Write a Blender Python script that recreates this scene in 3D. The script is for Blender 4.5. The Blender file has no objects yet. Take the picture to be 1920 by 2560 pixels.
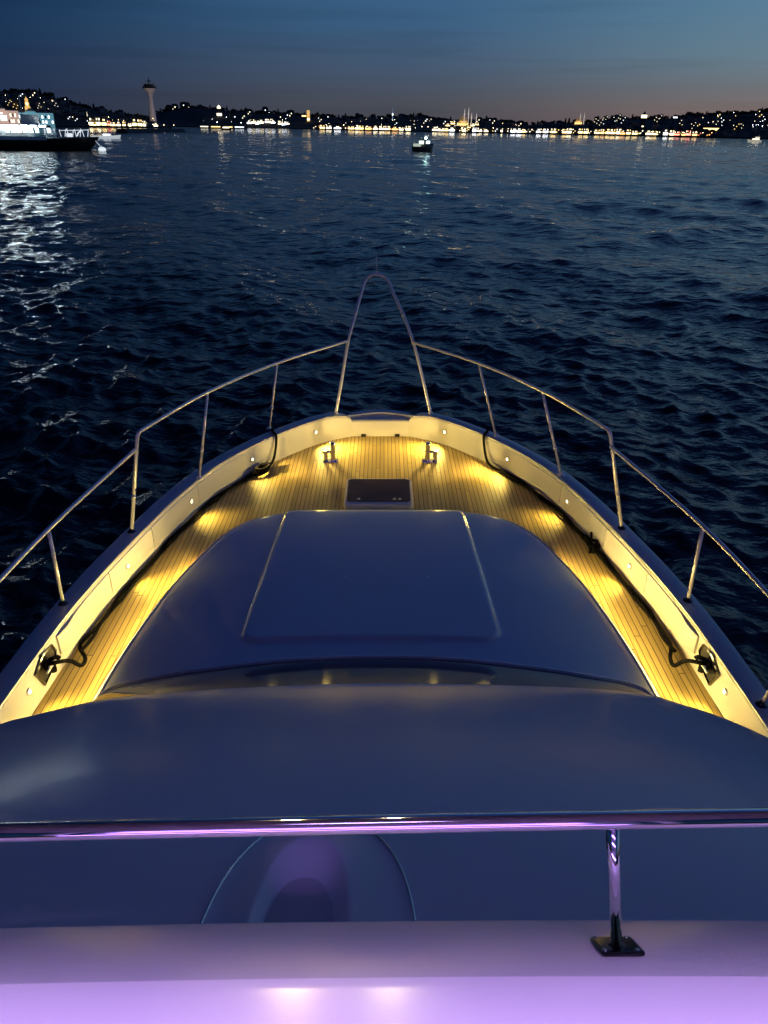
import bpy, math, random
import numpy as np
from mathutils import Vector, Matrix, Euler, noise

random.seed(7)
rng = np.random.default_rng(11)
sc = bpy.context.scene
COL = sc.collection
PI = math.pi
R = math.radians

# ------------------------------------------------------------------ camera
CAM = Vector((0, 0, 5.4))
PITCH, ROLL = R(27.42), R(1.0)
cam_d = bpy.data.cameras.new("camera")
cam_d.lens = 26.0
cam_d.sensor_width = 36.0
cam_d.clip_start = 0.05
cam_d.clip_end = 20000
cam = bpy.data.objects.new("camera", cam_d)
COL.objects.link(cam)
RX = Matrix.Rotation(PI / 2 - PITCH, 4, 'X')
RZ = Matrix.Rotation(ROLL, 4, 'Z')
cam.matrix_world = Matrix.Translation(CAM) @ RX @ RZ
sc.camera = cam
# the boat heels a degree against the horizon, together with the hand that holds the phone
HEEL = Matrix.Translation(CAM) @ RX @ RZ @ RX.inverted() @ Matrix.Translation(-CAM)


# ------------------------------------------------------------------ mesh helpers
class MB:
    """collects vertices and faces; build() links them as ONE mesh object"""
    def __init__(self):
        self.v, self.f, self.m = [], [], []

    def add(self, verts, faces, mi=0):
        o = len(self.v)
        self.v += [tuple(p) for p in verts]
        self.f += [tuple(i + o for i in f) for f in faces]
        self.m += [mi] * len(faces)
        return self

    def box(self, c, s, rz=0.0, mi=0, M=None):
        x, y, z = s[0] / 2, s[1] / 2, s[2] / 2
        P = [Vector(p) for p in ((-x, -y, -z), (x, -y, -z), (x, y, -z), (-x, y, -z), (-x, -y, z), (x, -y, z), (x, y, z), (-x, y, z))]
        T = Matrix.Translation(Vector(c)) @ (M or Matrix.Rotation(rz, 4, 'Z'))
        return self.add([T @ p for p in P], [(0, 3, 2, 1), (4, 5, 6, 7), (0, 1, 5, 4), (1, 2, 6, 5), (2, 3, 7, 6), (3, 0, 4, 7)], mi)

    def tube(self, pts, r, n=10, mi=0, cap=True):
        pts = [Vector(p) for p in pts]
        rs = r if isinstance(r, (list, tuple)) else [r] * len(pts)
        rings, u = [], None
        for i, p in enumerate(pts):
            a = pts[max(i - 1, 0)]
            b = pts[min(i + 1, len(pts) - 1)]
            t = (b - a).normalized()
            if u is None:
                u = t.orthogonal().normalized()
            u = (u - t * u.dot(t)).normalized()
            w = t.cross(u)
            rings.append([p + (u * math.cos(k * 2 * PI / n) + w * math.sin(k * 2 * PI / n)) * rs[i] for k in range(n)])
        V = [q for rg in rings for q in rg]
        F = []
        for i in range(len(pts) - 1):
            for k in range(n):
                F.append((i * n + k, i * n + (k + 1) % n, (i + 1) * n + (k + 1) % n, (i + 1) * n + k))
        if cap:
            F.append(tuple(range(n - 1, -1, -1)))
            F.append(tuple((len(pts) - 1) * n + k for k in range(n)))
        return self.add(V, F, mi)

    def lathe(self, c, prof, n=20, mi=0, M=None):
        """prof: list of (radius, z)"""
        V, F = [], []
        T = Matrix.Translation(Vector(c)) @ (M or Matrix.Identity(4))
        for r, z in prof:
            for k in range(n):
                V.append(T @ Vector((r * math.cos(2 * PI * k / n), r * math.sin(2 * PI * k / n), z)))
        for i in range(len(prof) - 1):
            for k in range(n):
                F.append((i * n + k, i * n + (k + 1) % n, (i + 1) * n + (k + 1) % n, (i + 1) * n + k))
        F.append(tuple(range(n - 1, -1, -1)))
        F.append(tuple((len(prof) - 1) * n + k for k in range(n)))
        return self.add(V, F, mi)

    def grid(self, rows, mi=0, closed=False):
        n = len(rows[0])
        V = [p for r in rows for p in r]
        F = []
        for i in range(len(rows) - 1):
            for k in range(n if closed else n - 1):
                a, b = i * n + k, i * n + (k + 1) % n
                F.append((a, b, b + n, a + n))
        return self.add(V, F, mi)

    def prism(self, poly, z0, z1, mi=0):
        n = len(poly)
        V = [(x, y, z0) for x, y in poly] + [(x, y, z1) for x, y in poly]
        F = [tuple(range(n - 1, -1, -1)), tuple(range(n, 2 * n))]
        F += [(k, (k + 1) % n, n + (k + 1) % n, n + k) for k in range(n)]
        return self.add(V, F, mi)

    def build(self, name, mat, parent=None, smooth=False, bevel=0.0, auto=None):
        me = bpy.data.meshes.new(name)
        me.from_pydata(self.v, [], self.f)
        mats = mat if isinstance(mat, (list, tuple)) else [mat]
        for mm in mats:
            me.materials.append(mm)
        if len(mats) > 1:
            me.polygons.foreach_set("material_index", self.m)
        me.validate()
        import bmesh
        bm = bmesh.new(); bm.from_mesh(me)
        bmesh.ops.recalc_face_normals(bm, faces=bm.faces)
        bm.to_mesh(me); bm.free()
        o = bpy.data.objects.new(name, me)
        COL.objects.link(o)
        if parent:
            o.parent = parent
        if bevel:
            b = o.modifiers.new("edge", 'BEVEL'); b.width = bevel; b.segments = 2; b.limit_method = 'ANGLE'
        if smooth:
            me.shade_smooth()
            if auto is not None:
                me.set_sharp_from_angle(angle=R(auto))
        return o


def tag(o, label=None, cat=None, group=None, kind=None):
    if label: o["label"] = label
    if cat: o["category"] = cat
    if group: o["group"] = group
    if kind: o["kind"] = kind
    return o


def thing(name, label, cat, loc=(0, 0, 0), rz=0.0, group=None):
    o = bpy.data.objects.new(name, None)
    o.empty_display_size = 0.3
    COL.objects.link(o)
    o.location = loc
    o.rotation_euler = (0, 0, rz)
    return tag(o, label, cat, group)


def copy_thing(src, label, group=None, loc=None, rz=None, scale=None):
    """a copy of a thing with copies of its parts and sub-parts (mesh data shared)"""
    c = src.copy(); COL.objects.link(c)
    for ch in src.children:
        d = ch.copy(); COL.objects.link(d); d.parent = c
        for g in ch.children:
            e = g.copy(); COL.objects.link(e); e.parent = d
    if loc is not None: c.location = loc
    if rz is not None: c.rotation_euler = (0, 0, rz)
    if scale is not None: c.scale = scale
    c["label"] = label
    if group: c["group"] = group
    return c


def catmull(pts, n=8):
    P = [Vector(p) for p in pts]
    out = []
    for i in range(len(P) - 1):
        p0, p1, p2, p3 = P[max(i - 1, 0)], P[i], P[i + 1], P[min(i + 2, len(P) - 1)]
        for k in range(n):
            t = k / n
            out.append(0.5 * ((2 * p1) + (p2 - p0) * t + (2 * p0 - 5 * p1 + 4 * p2 - p3) * t * t + (3 * p1 - p0 - 3 * p2 + p3) * t ** 3))
    out.append(P[-1])
    return out


def bend(pts, rad=0.06, n=6):
    """polyline with its corners rounded"""
    P = [Vector(p) for p in pts]
    out = [P[0]]
    for i in range(1, len(P) - 1):
        a, b, c = P[i - 1], P[i], P[i + 1]
        d1 = min(rad, (a - b).length * .45); d2 = min(rad, (c - b).length * .45)
        s = b + (a - b).normalized() * d1
        e = b + (c - b).normalized() * d2
        for k in range(n + 1):
            t = k / n
            out.append(s * (1 - t) ** 2 + b * 2 * t * (1 - t) + e * t * t)
    out.append(P[-1])
    return out


def sstep(a, b, x):
    t = min(max((x - a) / (b - a), 0), 1)
    return t * t * (3 - 2 * t)


# ------------------------------------------------------------------ materials
def mat(name, col=(.5, .5, .5), rough=.5, metal=0.0, emit=None, estr=0.0, coat=0.0, ior=None, spec=None):
    m = bpy.data.materials.new(name); m.use_nodes = True
    b = m.node_tree.nodes["Principled BSDF"]
    b.inputs["Base Color"].default_value = (*col, 1)
    b.inputs["Roughness"].default_value = rough
    b.inputs["Metallic"].default_value = metal
    b.inputs["Coat Weight"].default_value = coat
    b.inputs["Coat Roughness"].default_value = 0.03
    if ior: b.inputs["IOR"].default_value = ior
    if spec is not None: b.inputs["Specular IOR Level"].default_value = spec
    if emit:
        b.inputs["Emission Color"].default_value = (*emit, 1)
        b.inputs["Emission Strength"].default_value = estr
    return m


def NN(m, t, **kw):
    n = m.node_tree.nodes.new(t)
    for k, v in kw.items():
        setattr(n, k, v)
    return n


def LK(m, a, b):
    m.node_tree.links.new(a, b)


def mathn(m, op, a, b=None, c=None):
    n = NN(m, "ShaderNodeMath", operation=op)
    for i, q in enumerate((a, b, c)):
        if q is None: continue
        if isinstance(q, (int, float)): n.inputs[i].default_value = q
        else: LK(m, q, n.inputs[i])
    return n.outputs[0]


def vary(m, scale=3.0, amt=.15, bump=0.0, bscale=60.0, rough_amt=0.0):
    """breaks the evenness of a surface: mottled colour, fine bump, uneven gloss"""
    b = m.node_tree.nodes["Principled BSDF"]
    tc = NN(m, "ShaderNodeTexCoord")
    nz = NN(m, "ShaderNodeTexNoise"); nz.inputs["Scale"].default_value = scale; nz.inputs["Detail"].default_value = 6
    LK(m, tc.outputs["Object"], nz.inputs["Vector"])
    col = b.inputs["Base Color"].default_value[:3]
    mx = NN(m, "ShaderNodeMix", data_type='RGBA')
    mx.inputs[6].default_value = (*[c * (1 - amt) for c in col], 1)
    mx.inputs[7].default_value = (*[min(c * (1 + amt), 1) for c in col], 1)
    LK(m, nz.outputs["Fac"], mx.inputs[0]); LK(m, mx.outputs[2], b.inputs["Base Color"])
    if rough_amt:
        r0 = b.inputs["Roughness"].default_value
        LK(m, mathn(m, 'MULTIPLY_ADD', nz.outputs["Fac"], rough_amt, r0 - rough_amt / 2), b.inputs["Roughness"])
    if bump:
        n2 = NN(m, "ShaderNodeTexNoise"); n2.inputs["Scale"].default_value = bscale; n2.inputs["Detail"].default_value = 3
        LK(m, tc.outputs["Object"], n2.inputs["Vector"])
        bp = NN(m, "ShaderNodeBump"); bp.inputs["Strength"].default_value = bump; bp.inputs["Distance"].default_value = .01
        LK(m, n2.outputs["Fac"], bp.inputs["Height"]); LK(m, bp.outputs[0], b.inputs["Normal"])
    return m


GEL = vary(mat("gelcoat", (.52, .55, .62), .25, coat=.1), 1.4, .05, rough_amt=.12)
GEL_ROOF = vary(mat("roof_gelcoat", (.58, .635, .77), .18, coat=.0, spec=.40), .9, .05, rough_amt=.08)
LINER = vary(mat("bulwark_gelcoat", (.80, .78, .72), .38, coat=.1), 2.0, .05)
NONSKID = vary(mat("coaming_gelcoat", (.78, .77, .77), .17, coat=.0), 2.0, .035, rough_amt=.08)
CHROME = mat("stainless_steel", (.90, .90, .90), .30, .40)
CHROME2 = vary(mat("polished_rail_steel", (.84, .83, .85), .05, 1.0), 14, .06)
EDGE_GLINT = mat("polished_glint", (.88, .88, .9), .16, 1.0)
BLACK = mat("black_rubber", (.006, .006, .007), .5)
BLKGLOSS = mat("black_gloss", (.006, .006, .008), .08, coat=.5)
GLASS = mat("tinted_glass", (.004, .005, .009), .04)
HATCHGL = vary(mat("smoked_acrylic", (.12, .085, .042), .16, spec=.25), 6, .35, rough_amt=.12)
LENS = mat("warm_led_lens", (1, .9, .6), .4, emit=(1, .80, .38), estr=14)
WALL_GLOW = mat("warm_wall_glow", (1, .9, .6), .4, emit=(1, .70, .20), estr=112)
ROPE = mat("black_rope", (.0035, .0035, .004), .9, spec=.06)


def rope_mat():
    b = ROPE.node_tree.nodes["Principled BSDF"]
    tc = NN(ROPE, "ShaderNodeTexCoord")
    w = NN(ROPE, "ShaderNodeTexWave"); w.inputs["Scale"].default_value = 18; w.inputs["Distortion"].default_value = 1.5
    LK(ROPE, tc.outputs["Object"], w.inputs["Vector"])
    bp = NN(ROPE, "ShaderNodeBump"); bp.inputs["Strength"].default_value = .8; bp.inputs["Distance"].default_value = .006
    LK(ROPE, w.outputs["Fac"], bp.inputs["Height"]); LK(ROPE, bp.outputs[0], b.inputs["Normal"])


rope_mat()


def teak_mat():
    m = mat("teak_planking", (.3, .2, .1), .55)
    b = m.node_tree.nodes["Principled BSDF"]
    tc = NN(m, "ShaderNodeTexCoord"); sp = NN(m, "ShaderNodeSeparateXYZ")
    LK(m, tc.outputs["Object"], sp.inputs[0])
    P = .045
    s = mathn(m, 'DIVIDE', sp.outputs[0], P)
    fr = mathn(m, 'FRACT', mathn(m, 'ADD', s, 200.0))
    fl = mathn(m, 'FLOOR', s)
    # butt joints, staggered
    wn = NN(m, "ShaderNodeTexWhiteNoise", noise_dimensions='1D'); LK(m, fl, wn.inputs["W"])
    yj = mathn(m, 'FRACT', mathn(m, 'ADD', mathn(m, 'DIVIDE', sp.outputs[1], 2.2), mathn(m, 'MULTIPLY', wn.outputs["Value"], 7.0)))
    joint = mathn(m, 'LESS_THAN', yj, .0035)
    d = mathn(m, 'ABSOLUTE', mathn(m, 'SUBTRACT', fr, .5))
    caulk = mathn(m, 'MAXIMUM', mathn(m, 'GREATER_THAN', d, .43), joint)
    seg = NN(m, "ShaderNodeTexWhiteNoise", noise_dimensions='2D')
    cb = NN(m, "ShaderNodeCombineXYZ"); LK(m, fl, cb.inputs[0])
    LK(m, mathn(m, 'FLOOR', mathn(m, 'ADD', mathn(m, 'DIVIDE', sp.outputs[1], 2.2), mathn(m, 'MULTIPLY', wn.outputs["Value"], 7.0))), cb.inputs[1])
    LK(m, cb.outputs[0], seg.inputs["Vector"])
    mp = NN(m, "ShaderNodeMapping"); mp.inputs["Scale"].default_value = (70, 2.2, 1)
    LK(m, tc.outputs["Object"], mp.inputs["Vector"])
    gr = NN(m, "ShaderNodeTexNoise"); gr.inputs["Scale"].default_value = 1.0; gr.inputs["Detail"].default_value = 5
    LK(m, mp.outputs[0], gr.inputs["Vector"])
    f = mathn(m, 'ADD', mathn(m, 'MULTIPLY', seg.outputs["Value"], .5), mathn(m, 'MULTIPLY', gr.outputs["Fac"], .55))
    cr = NN(m, "ShaderNodeValToRGB")
    cr.color_ramp.elements[0].position = .1; cr.color_ramp.elements[0].color = (.41, .29, .095, 1)
    cr.color_ramp.elements[1].position = .95; cr.color_ramp.elements[1].color = (.76, .57, .215, 1)
    LK(m, f, cr.inputs[0])
    wz = NN(m, "ShaderNodeTexNoise"); wz.inputs["Scale"].default_value = 1.7; wz.inputs["Detail"].default_value = 7; wz.inputs["Roughness"].default_value = .65
    LK(m, tc.outputs["Object"], wz.inputs["Vector"])
    f = mathn(m, 'ADD', f, mathn(m, 'MULTIPLY', mathn(m, 'SUBTRACT', wz.outputs["Fac"], .5), .75))
    LK(m, f, cr.inputs[0])
    mx = NN(m, "ShaderNodeMix", data_type='RGBA'); mx.inputs[7].default_value = (.085, .060, .028, 1)
    LK(m, caulk, mx.inputs[0]); LK(m, cr.outputs[0], mx.inputs[6]); LK(m, mx.outputs[2], b.inputs["Base Color"])
    bp = NN(m, "ShaderNodeBump"); bp.inputs["Strength"].default_value = .35; bp.inputs["Distance"].default_value = .003
    LK(m, mathn(m, 'SUBTRACT', gr.outputs["Fac"], caulk), bp.inputs["Height"]); LK(m, bp.outputs[0], b.inputs["Normal"])
    return m


TEAK = teak_mat()

# ------------------------------------------------------------------ world: dusk sky
SUNSET_AZ = R(62)      # to the right of the bow


def make_world():
    w = bpy.data.worlds.new("World"); sc.world = w; w.use_nodes = True
    nt = w.node_tree; nt.nodes.clear()
    N = lambda t, **k: NN(w, t, **k)
    out = N("ShaderNodeOutputWorld")
    tc = N("ShaderNodeTexCoord"); sp = N("ShaderNodeSeparateXYZ"); LK(w, tc.outputs["Generated"], sp.inputs[0])
    x, y, z = sp.outputs
    hyp = mathn(w, 'SQRT', mathn(w, 'ADD', mathn(w, 'MULTIPLY', x, x), mathn(w, 'MULTIPLY', y, y)))
    hyp = mathn(w, 'MAXIMUM', hyp, .001)
    c = mathn(w, 'DIVIDE', mathn(w, 'ADD', mathn(w, 'MULTIPLY', x, math.sin(SUNSET_AZ)), mathn(w, 'MULTIPLY', y, math.cos(SUNSET_AZ))), hyp)
    el = mathn(w, 'MULTIPLY', mathn(w, 'ARCTAN2', z, hyp), 180 / PI)

    def ramp(stops):
        r = N("ShaderNodeValToRGB"); e = r.color_ramp.elements
        LK(w, mathn(w, 'DIVIDE', mathn(w, 'ADD', el, 2.0), 92.0), r.inputs[0])
        for i, (deg, s) in enumerate(stops):
            lin = [((q / 255 + .055) / 1.055) ** 2.4 if q > 10 else q / 255 / 12.92 for q in s]
            p = (deg + 2) / 92
            if i < 2: e[i].position = p; k = e[i]
            else: k = e.new(p)
            k.color = (*lin, 1)
        return r.outputs[0]
    dark = ramp([(-2, (14, 24, 42)), (0, (31, 43, 66)), (2, (28, 45, 76)), (5, (18, 46, 80)), (8, (14, 44, 80)), (25, (7, 17, 44)), (90, (10, 18, 58))])
    mid = ramp([(-2, (24, 28, 40)), (0, (71, 71, 80)), (1.6, (73, 78, 88)), (3.5, (68, 86, 110)), (6, (57, 93, 128)), (9, (56, 96, 134)), (25, (23, 47, 102)), (90, (12, 21, 68))])
    lite = ramp([(-2, (40, 34, 40)), (0, (130, 102, 99)), (1.3, (130, 113, 110)), (2.6, (114, 118, 122)), (4.2, (106, 132, 146)), (7, (92, 130, 154)), (12, (84, 125, 160)), (28, (36, 68, 128)), (90, (14, 23, 72))])
    a = N("ShaderNodeMapRange", interpolation_type='SMOOTHSTEP'); a.inputs[1].default_value = -.05; a.inputs[2].default_value = .52; LK(w, c, a.inputs[0])
    b = N("ShaderNodeMapRange", interpolation_type='SMOOTHSTEP'); b.inputs[1].default_value = .46; b.inputs[2].default_value = .90; LK(w, c, b.inputs[0])
    m1 = N("ShaderNodeMix", data_type='RGBA'); LK(w, a.outputs[0], m1.inputs[0]); LK(w, dark, m1.inputs[6]); LK(w, mid, m1.inputs[7])
    m2 = N("ShaderNodeMix", data_type='RGBA'); LK(w, b.outputs[0], m2.inputs[0]); LK(w, m1.outputs[2], m2.inputs[6]); LK(w, lite, m2.inputs[7])
    # thin streaks of dusk cloud, soft and long
    mp = N("ShaderNodeMapping"); mp.inputs["Scale"].default_value = (2.2, 2.2, 46); LK(w, tc.outputs["Generated"], mp.inputs["Vector"])
    nz = N("ShaderNodeTexNoise"); nz.inputs["Scale"].default_value = 1.6; nz.inputs["Detail"].default_value = 4; nz.inputs["Roughness"].default_value = .45
    LK(w, mp.outputs[0], nz.inputs["Vector"])
    st = N("ShaderNodeMapRange", interpolation_type='SMOOTHSTEP'); st.inputs[1].default_value = .50; st.inputs[2].default_value = .72
    st.inputs[3].default_value = 1.0; st.inputs[4].default_value = .90; LK(w, nz.outputs["Fac"], st.inputs[0])
    m3 = N("ShaderNodeMix", data_type='RGBA', blend_type='MULTIPLY'); m3.inputs[0].default_value = 1
    LK(w, m2.outputs[2], m3.inputs[6]); LK(w, st.outputs[0], m3.inputs[7])
    bg = N("ShaderNodeBackground"); LK(w, m3.outputs[2], bg.inputs[0]); bg.inputs[1].default_value = 1.0
    # what is left of the daylight: the physical sky with the sun under the horizon
    sky = N("ShaderNodeTexSky"); sky.sky_type = 'NISHITA'; sky.sun_disc = False
    sky.sun_elevation = R(-4); sky.sun_rotation = SUNSET_AZ
    bg2 = N("ShaderNodeBackground"); LK(w, sky.outputs[0], bg2.inputs[0]); bg2.inputs[1].default_value = .03
    ad = N("ShaderNodeAddShader"); LK(w, bg.outputs[0], ad.inputs[0]); LK(w, bg2.outputs[0], ad.inputs[1])
    LK(w, ad.outputs[0], out.inputs[0])


make_world()


# ------------------------------------------------------------------ the sea
def make_water():
    nr, na = 1300, 820
    rr = np.exp(np.linspace(np.log(2.5), np.log(9000), nr))
    aa = np.radians(np.linspace(-64, 64, na))
    Rg, A = np.meshgrid(rr, aa, indexing='ij')
    X, Y = Rg * np.sin(A), Rg * np.cos(A)
    Z = np.zeros_like(X); DX = np.zeros_like(X); DY = np.zeros_like(X)
    g = np.random.default_rng(5)
    spacing = Rg * (np.log(9000 / 2.5) / nr)
    main = R(-152)
    comps = []
    for lam in np.exp(np.linspace(np.log(.34), np.log(15), 125)):
        lam *= g.uniform(.9, 1.12)
        spread = .62 if lam < 3 else .5
        th = main + g.normal(0, spread)
        k = 2 * np.pi / lam
        slope = .062 if lam < 1.1 else (.027 if lam < 4.5 else .0135)
        comps.append((k, th, slope / k * g.uniform(.6, 1.4), g.uniform(0, 6.28)))
    # patches of rougher and smoother water
    gust = .84 + .28 * np.sin(X * .061 + Y * .043 + 1.0) * np.sin(Y * .083 - X * .025 + .4) + .14 * np.sin(X * .23 + 2) * np.sin(Y * .19)
    for k, th, a, ph in comps:
        lam = 2 * np.pi / k
        fade = np.clip((lam / np.maximum(spacing, 1e-6) - 2.2) / 2.0, 0, 1)
        q = k * (X * np.cos(th) + Y * np.sin(th)) + ph
        s, c = np.sin(q), np.cos(q)
        w = .84 * a * fade * (gust if lam < 5 else 1.0)
        Z += w * s
        DX += w * .8 * np.cos(th) * c
        DY += w * .8 * np.sin(th) * c
    # a long passing wake from a boat that crossed ahead
    for (x0, y0, x1, y1, h, wd) in ((6, 40, 34, 56, .30, 1.5), (2, 60, 40, 74, .22, 2.0), (9, 27, 24, 33, .2, 1.2)):
        dx, dy = x1 - x0, y1 - y0; L = math.hypot(dx, dy)
        t = ((X - x0) * dx + (Y - y0) * dy) / L
        dist = ((X - x0) * -dy + (Y - y0) * dx) / L + .8 * np.sin(t * .25)
        m = np.exp(-(dist / wd) ** 2) * np.exp(-((t / L - .5) / .42) ** 4)
        Z += h * m
    V = np.stack([X + DX, Y + DY, Z], -1).reshape(-1, 3).astype(np.float32)
    i, j = np.meshgrid(np.arange(nr - 1), np.arange(na - 1), indexing='ij')
    a0 = (i * na + j).ravel()
    F = np.stack([a0, a0 + na, a0 + na + 1, a0 + 1], -1).astype(np.int32)
    me = bpy.data.meshes.new("water")
    me.vertices.add(len(V)); me.vertices.foreach_set("co", V.ravel())
    me.loops.add(F.size); me.loops.foreach_set("vertex_index", F.ravel())
    me.polygons.add(len(F)); me.polygons.foreach_set("loop_start", np.arange(0, F.size, 4, dtype=np.int32))
    me.update(); me.validate()
    if me.polygons[0].normal.z < 0:
        me.flip_normals()
    me.shade_smooth()
    m = mat("sea_water", (.003, .008, .015), .055, ior=1.333)
    b = m.node_tree.nodes["Principled BSDF"]
    tc = NN(m, "ShaderNodeTexCoord")
    prev = None
    for scale, strength, dist, sx in ((.55, .62, .40, .55), (2.1, .75, .14, .6), (6.5, .65, .035, .7)):
        mp = NN(m, "ShaderNodeMapping"); mp.inputs["Rotation"].default_value = (0, 0, R(22)); mp.inputs["Scale"].default_value = (sx, 1, 1)
        LK(m, tc.outputs["Object"], mp.inputs["Vector"])
        nz = NN(m, "ShaderNodeTexNoise"); nz.inputs["Scale"].default_value = scale; nz.inputs["Detail"].default_value = 3; nz.inputs["Roughness"].default_value = .55
        LK(m, mp.outputs[0], nz.inputs["Vector"])
        bp = NN(m, "ShaderNodeBump"); bp.inputs["Strength"].default_value = strength; bp.inputs["Distance"].default_value = dist
        LK(m, nz.outputs["Fac"], bp.inputs["Height"])
        if prev: LK(m, prev, bp.inputs["Normal"])
        prev = bp.outputs[0]
    LK(m, prev, b.inputs["Normal"])
    me.materials.append(m)
    o = bpy.data.objects.new("water", me); COL.objects.link(o)
    return tag(o, kind="structure")


make_water()

# ------------------------------------------------------------------ the yacht we stand on
yacht = thing("motor_yacht", "gleaming white motor yacht we stand on, its teak foredeck lit by warm lamps", "yacht")
yacht.matrix_world = HEEL
CX = -.045
CZ = 5.4
DECK = CZ - 3.40
CAP = CZ - 3.10
WT = [(-5, 2.15), (1.0, 2.27), (3.0, 2.27), (3.8, 2.25), (4.35, 2.222), (4.9, 2.16), (5.44, 2.07), (6.15, 1.93), (6.74, 1.765),
      (7.2, 1.575), (7.8, 1.215), (8.35, .745), (8.60, .345)]


def halfw(y):
    for (a, b), (c, d) in zip(WT[:-1], WT[1:]):
        if a <= y <= c:
            return b + (d - b) * (y - a) / (c - a)
    return WT[-1][1] if y > 8 else WT[0][1]


PATH = [(p.x, p.y) for p in catmull([(w, y, 0) for y, w in WT], 8)]      # (halfwidth, y)


def pnorm(i):
    a = PATH[max(i - 1, 0)]; b = PATH[min(i + 1, len(PATH) - 1)]
    t = Vector((b[0] - a[0], b[1] - a[1])).normalized()
    return Vector((t.y, -t.x))       # outboard


def wall_at(y, side):
    """point on the inner bulwark face and its outboard normal"""
    best = min(range(len(PATH) - 1), key=lambda i: 0 if PATH[i][1] <= y <= PATH[i + 1][1] else abs(PATH[i][1] - y) + 1)
    a, b = PATH[best], PATH[best + 1]
    t = (y - a[1]) / (b[1] - a[1])
    w = a[0] + (b[0] - a[0]) * t
    tv = Vector((b[0] - a[0], b[1] - a[1])).normalized()
    n = Vector((tv.y, -tv.x))
    return Vector((CX + side * w, y, 0)), Vector((side * n.x, n.y, 0))


def build_deck():
    mb = MB()
    rows = []
    for w, y in PATH:
        if y < 1.5: continue
        rows.append([(CX + u * (w + .02), y, DECK) for u in (-1, -.5, 0, .5, 1)])
    mb.grid(rows)
    return mb.build("foredeck", TEAK, yacht)


deck = build_deck()


def build_bulwark(side):
    rows = []
    n = len(PATH)
    for i, (w, y) in enumerate(PATH):
        nn = pnorm(i)
        e = max(0.0, (y - 8.44) / .16)
        h = .30 - .10 * (1 - math.sqrt(max(0, 1 - min(e, 1) ** 2)))
        prof = [(0, -.02), (0, .10), (0, h - .022), (.004, h - .010), (.012, h - .003), (.024, h), (.128, h), (.142, h - .004), (.15, h - .016), (.152, h - .06), (.13, h - .075), (.13, h - .12)]
        rows.append([(CX + side * (w + nn.x * o), y + nn.y * o, DECK + z) for o, z in prof])
    mb = MB().grid(rows)
    last = rows[-1]
    mb.add(last, [tuple(range(len(last)))])
    return mb.build("bulwark", LINER, yacht, smooth=True, auto=50)


def build_cap(side):
    """the covering board on top of the bulwark, a separate moulding in the roof gelcoat"""
    rows = []
    for i, (w, y) in enumerate(PATH):
        nn = pnorm(i)
        e = max(0.0, (y - 8.44) / .16)
        h = .30 - .10 * (1 - math.sqrt(max(0, 1 - min(e, 1) ** 2)))
        prof = [(.004, h - .003), (.006, h + .006), (.016, h + .009), (.135, h + .009), (.158, h + .002), (.162, h - .03), (.155, h - .065)]
        rows.append([(CX + side * (w + nn.x * o), y + nn.y * o, DECK + z) for o, z in prof])
    mb = MB().grid(rows)
    return mb.build("covering_board", GEL, yacht, smooth=True, auto=50)


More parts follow.
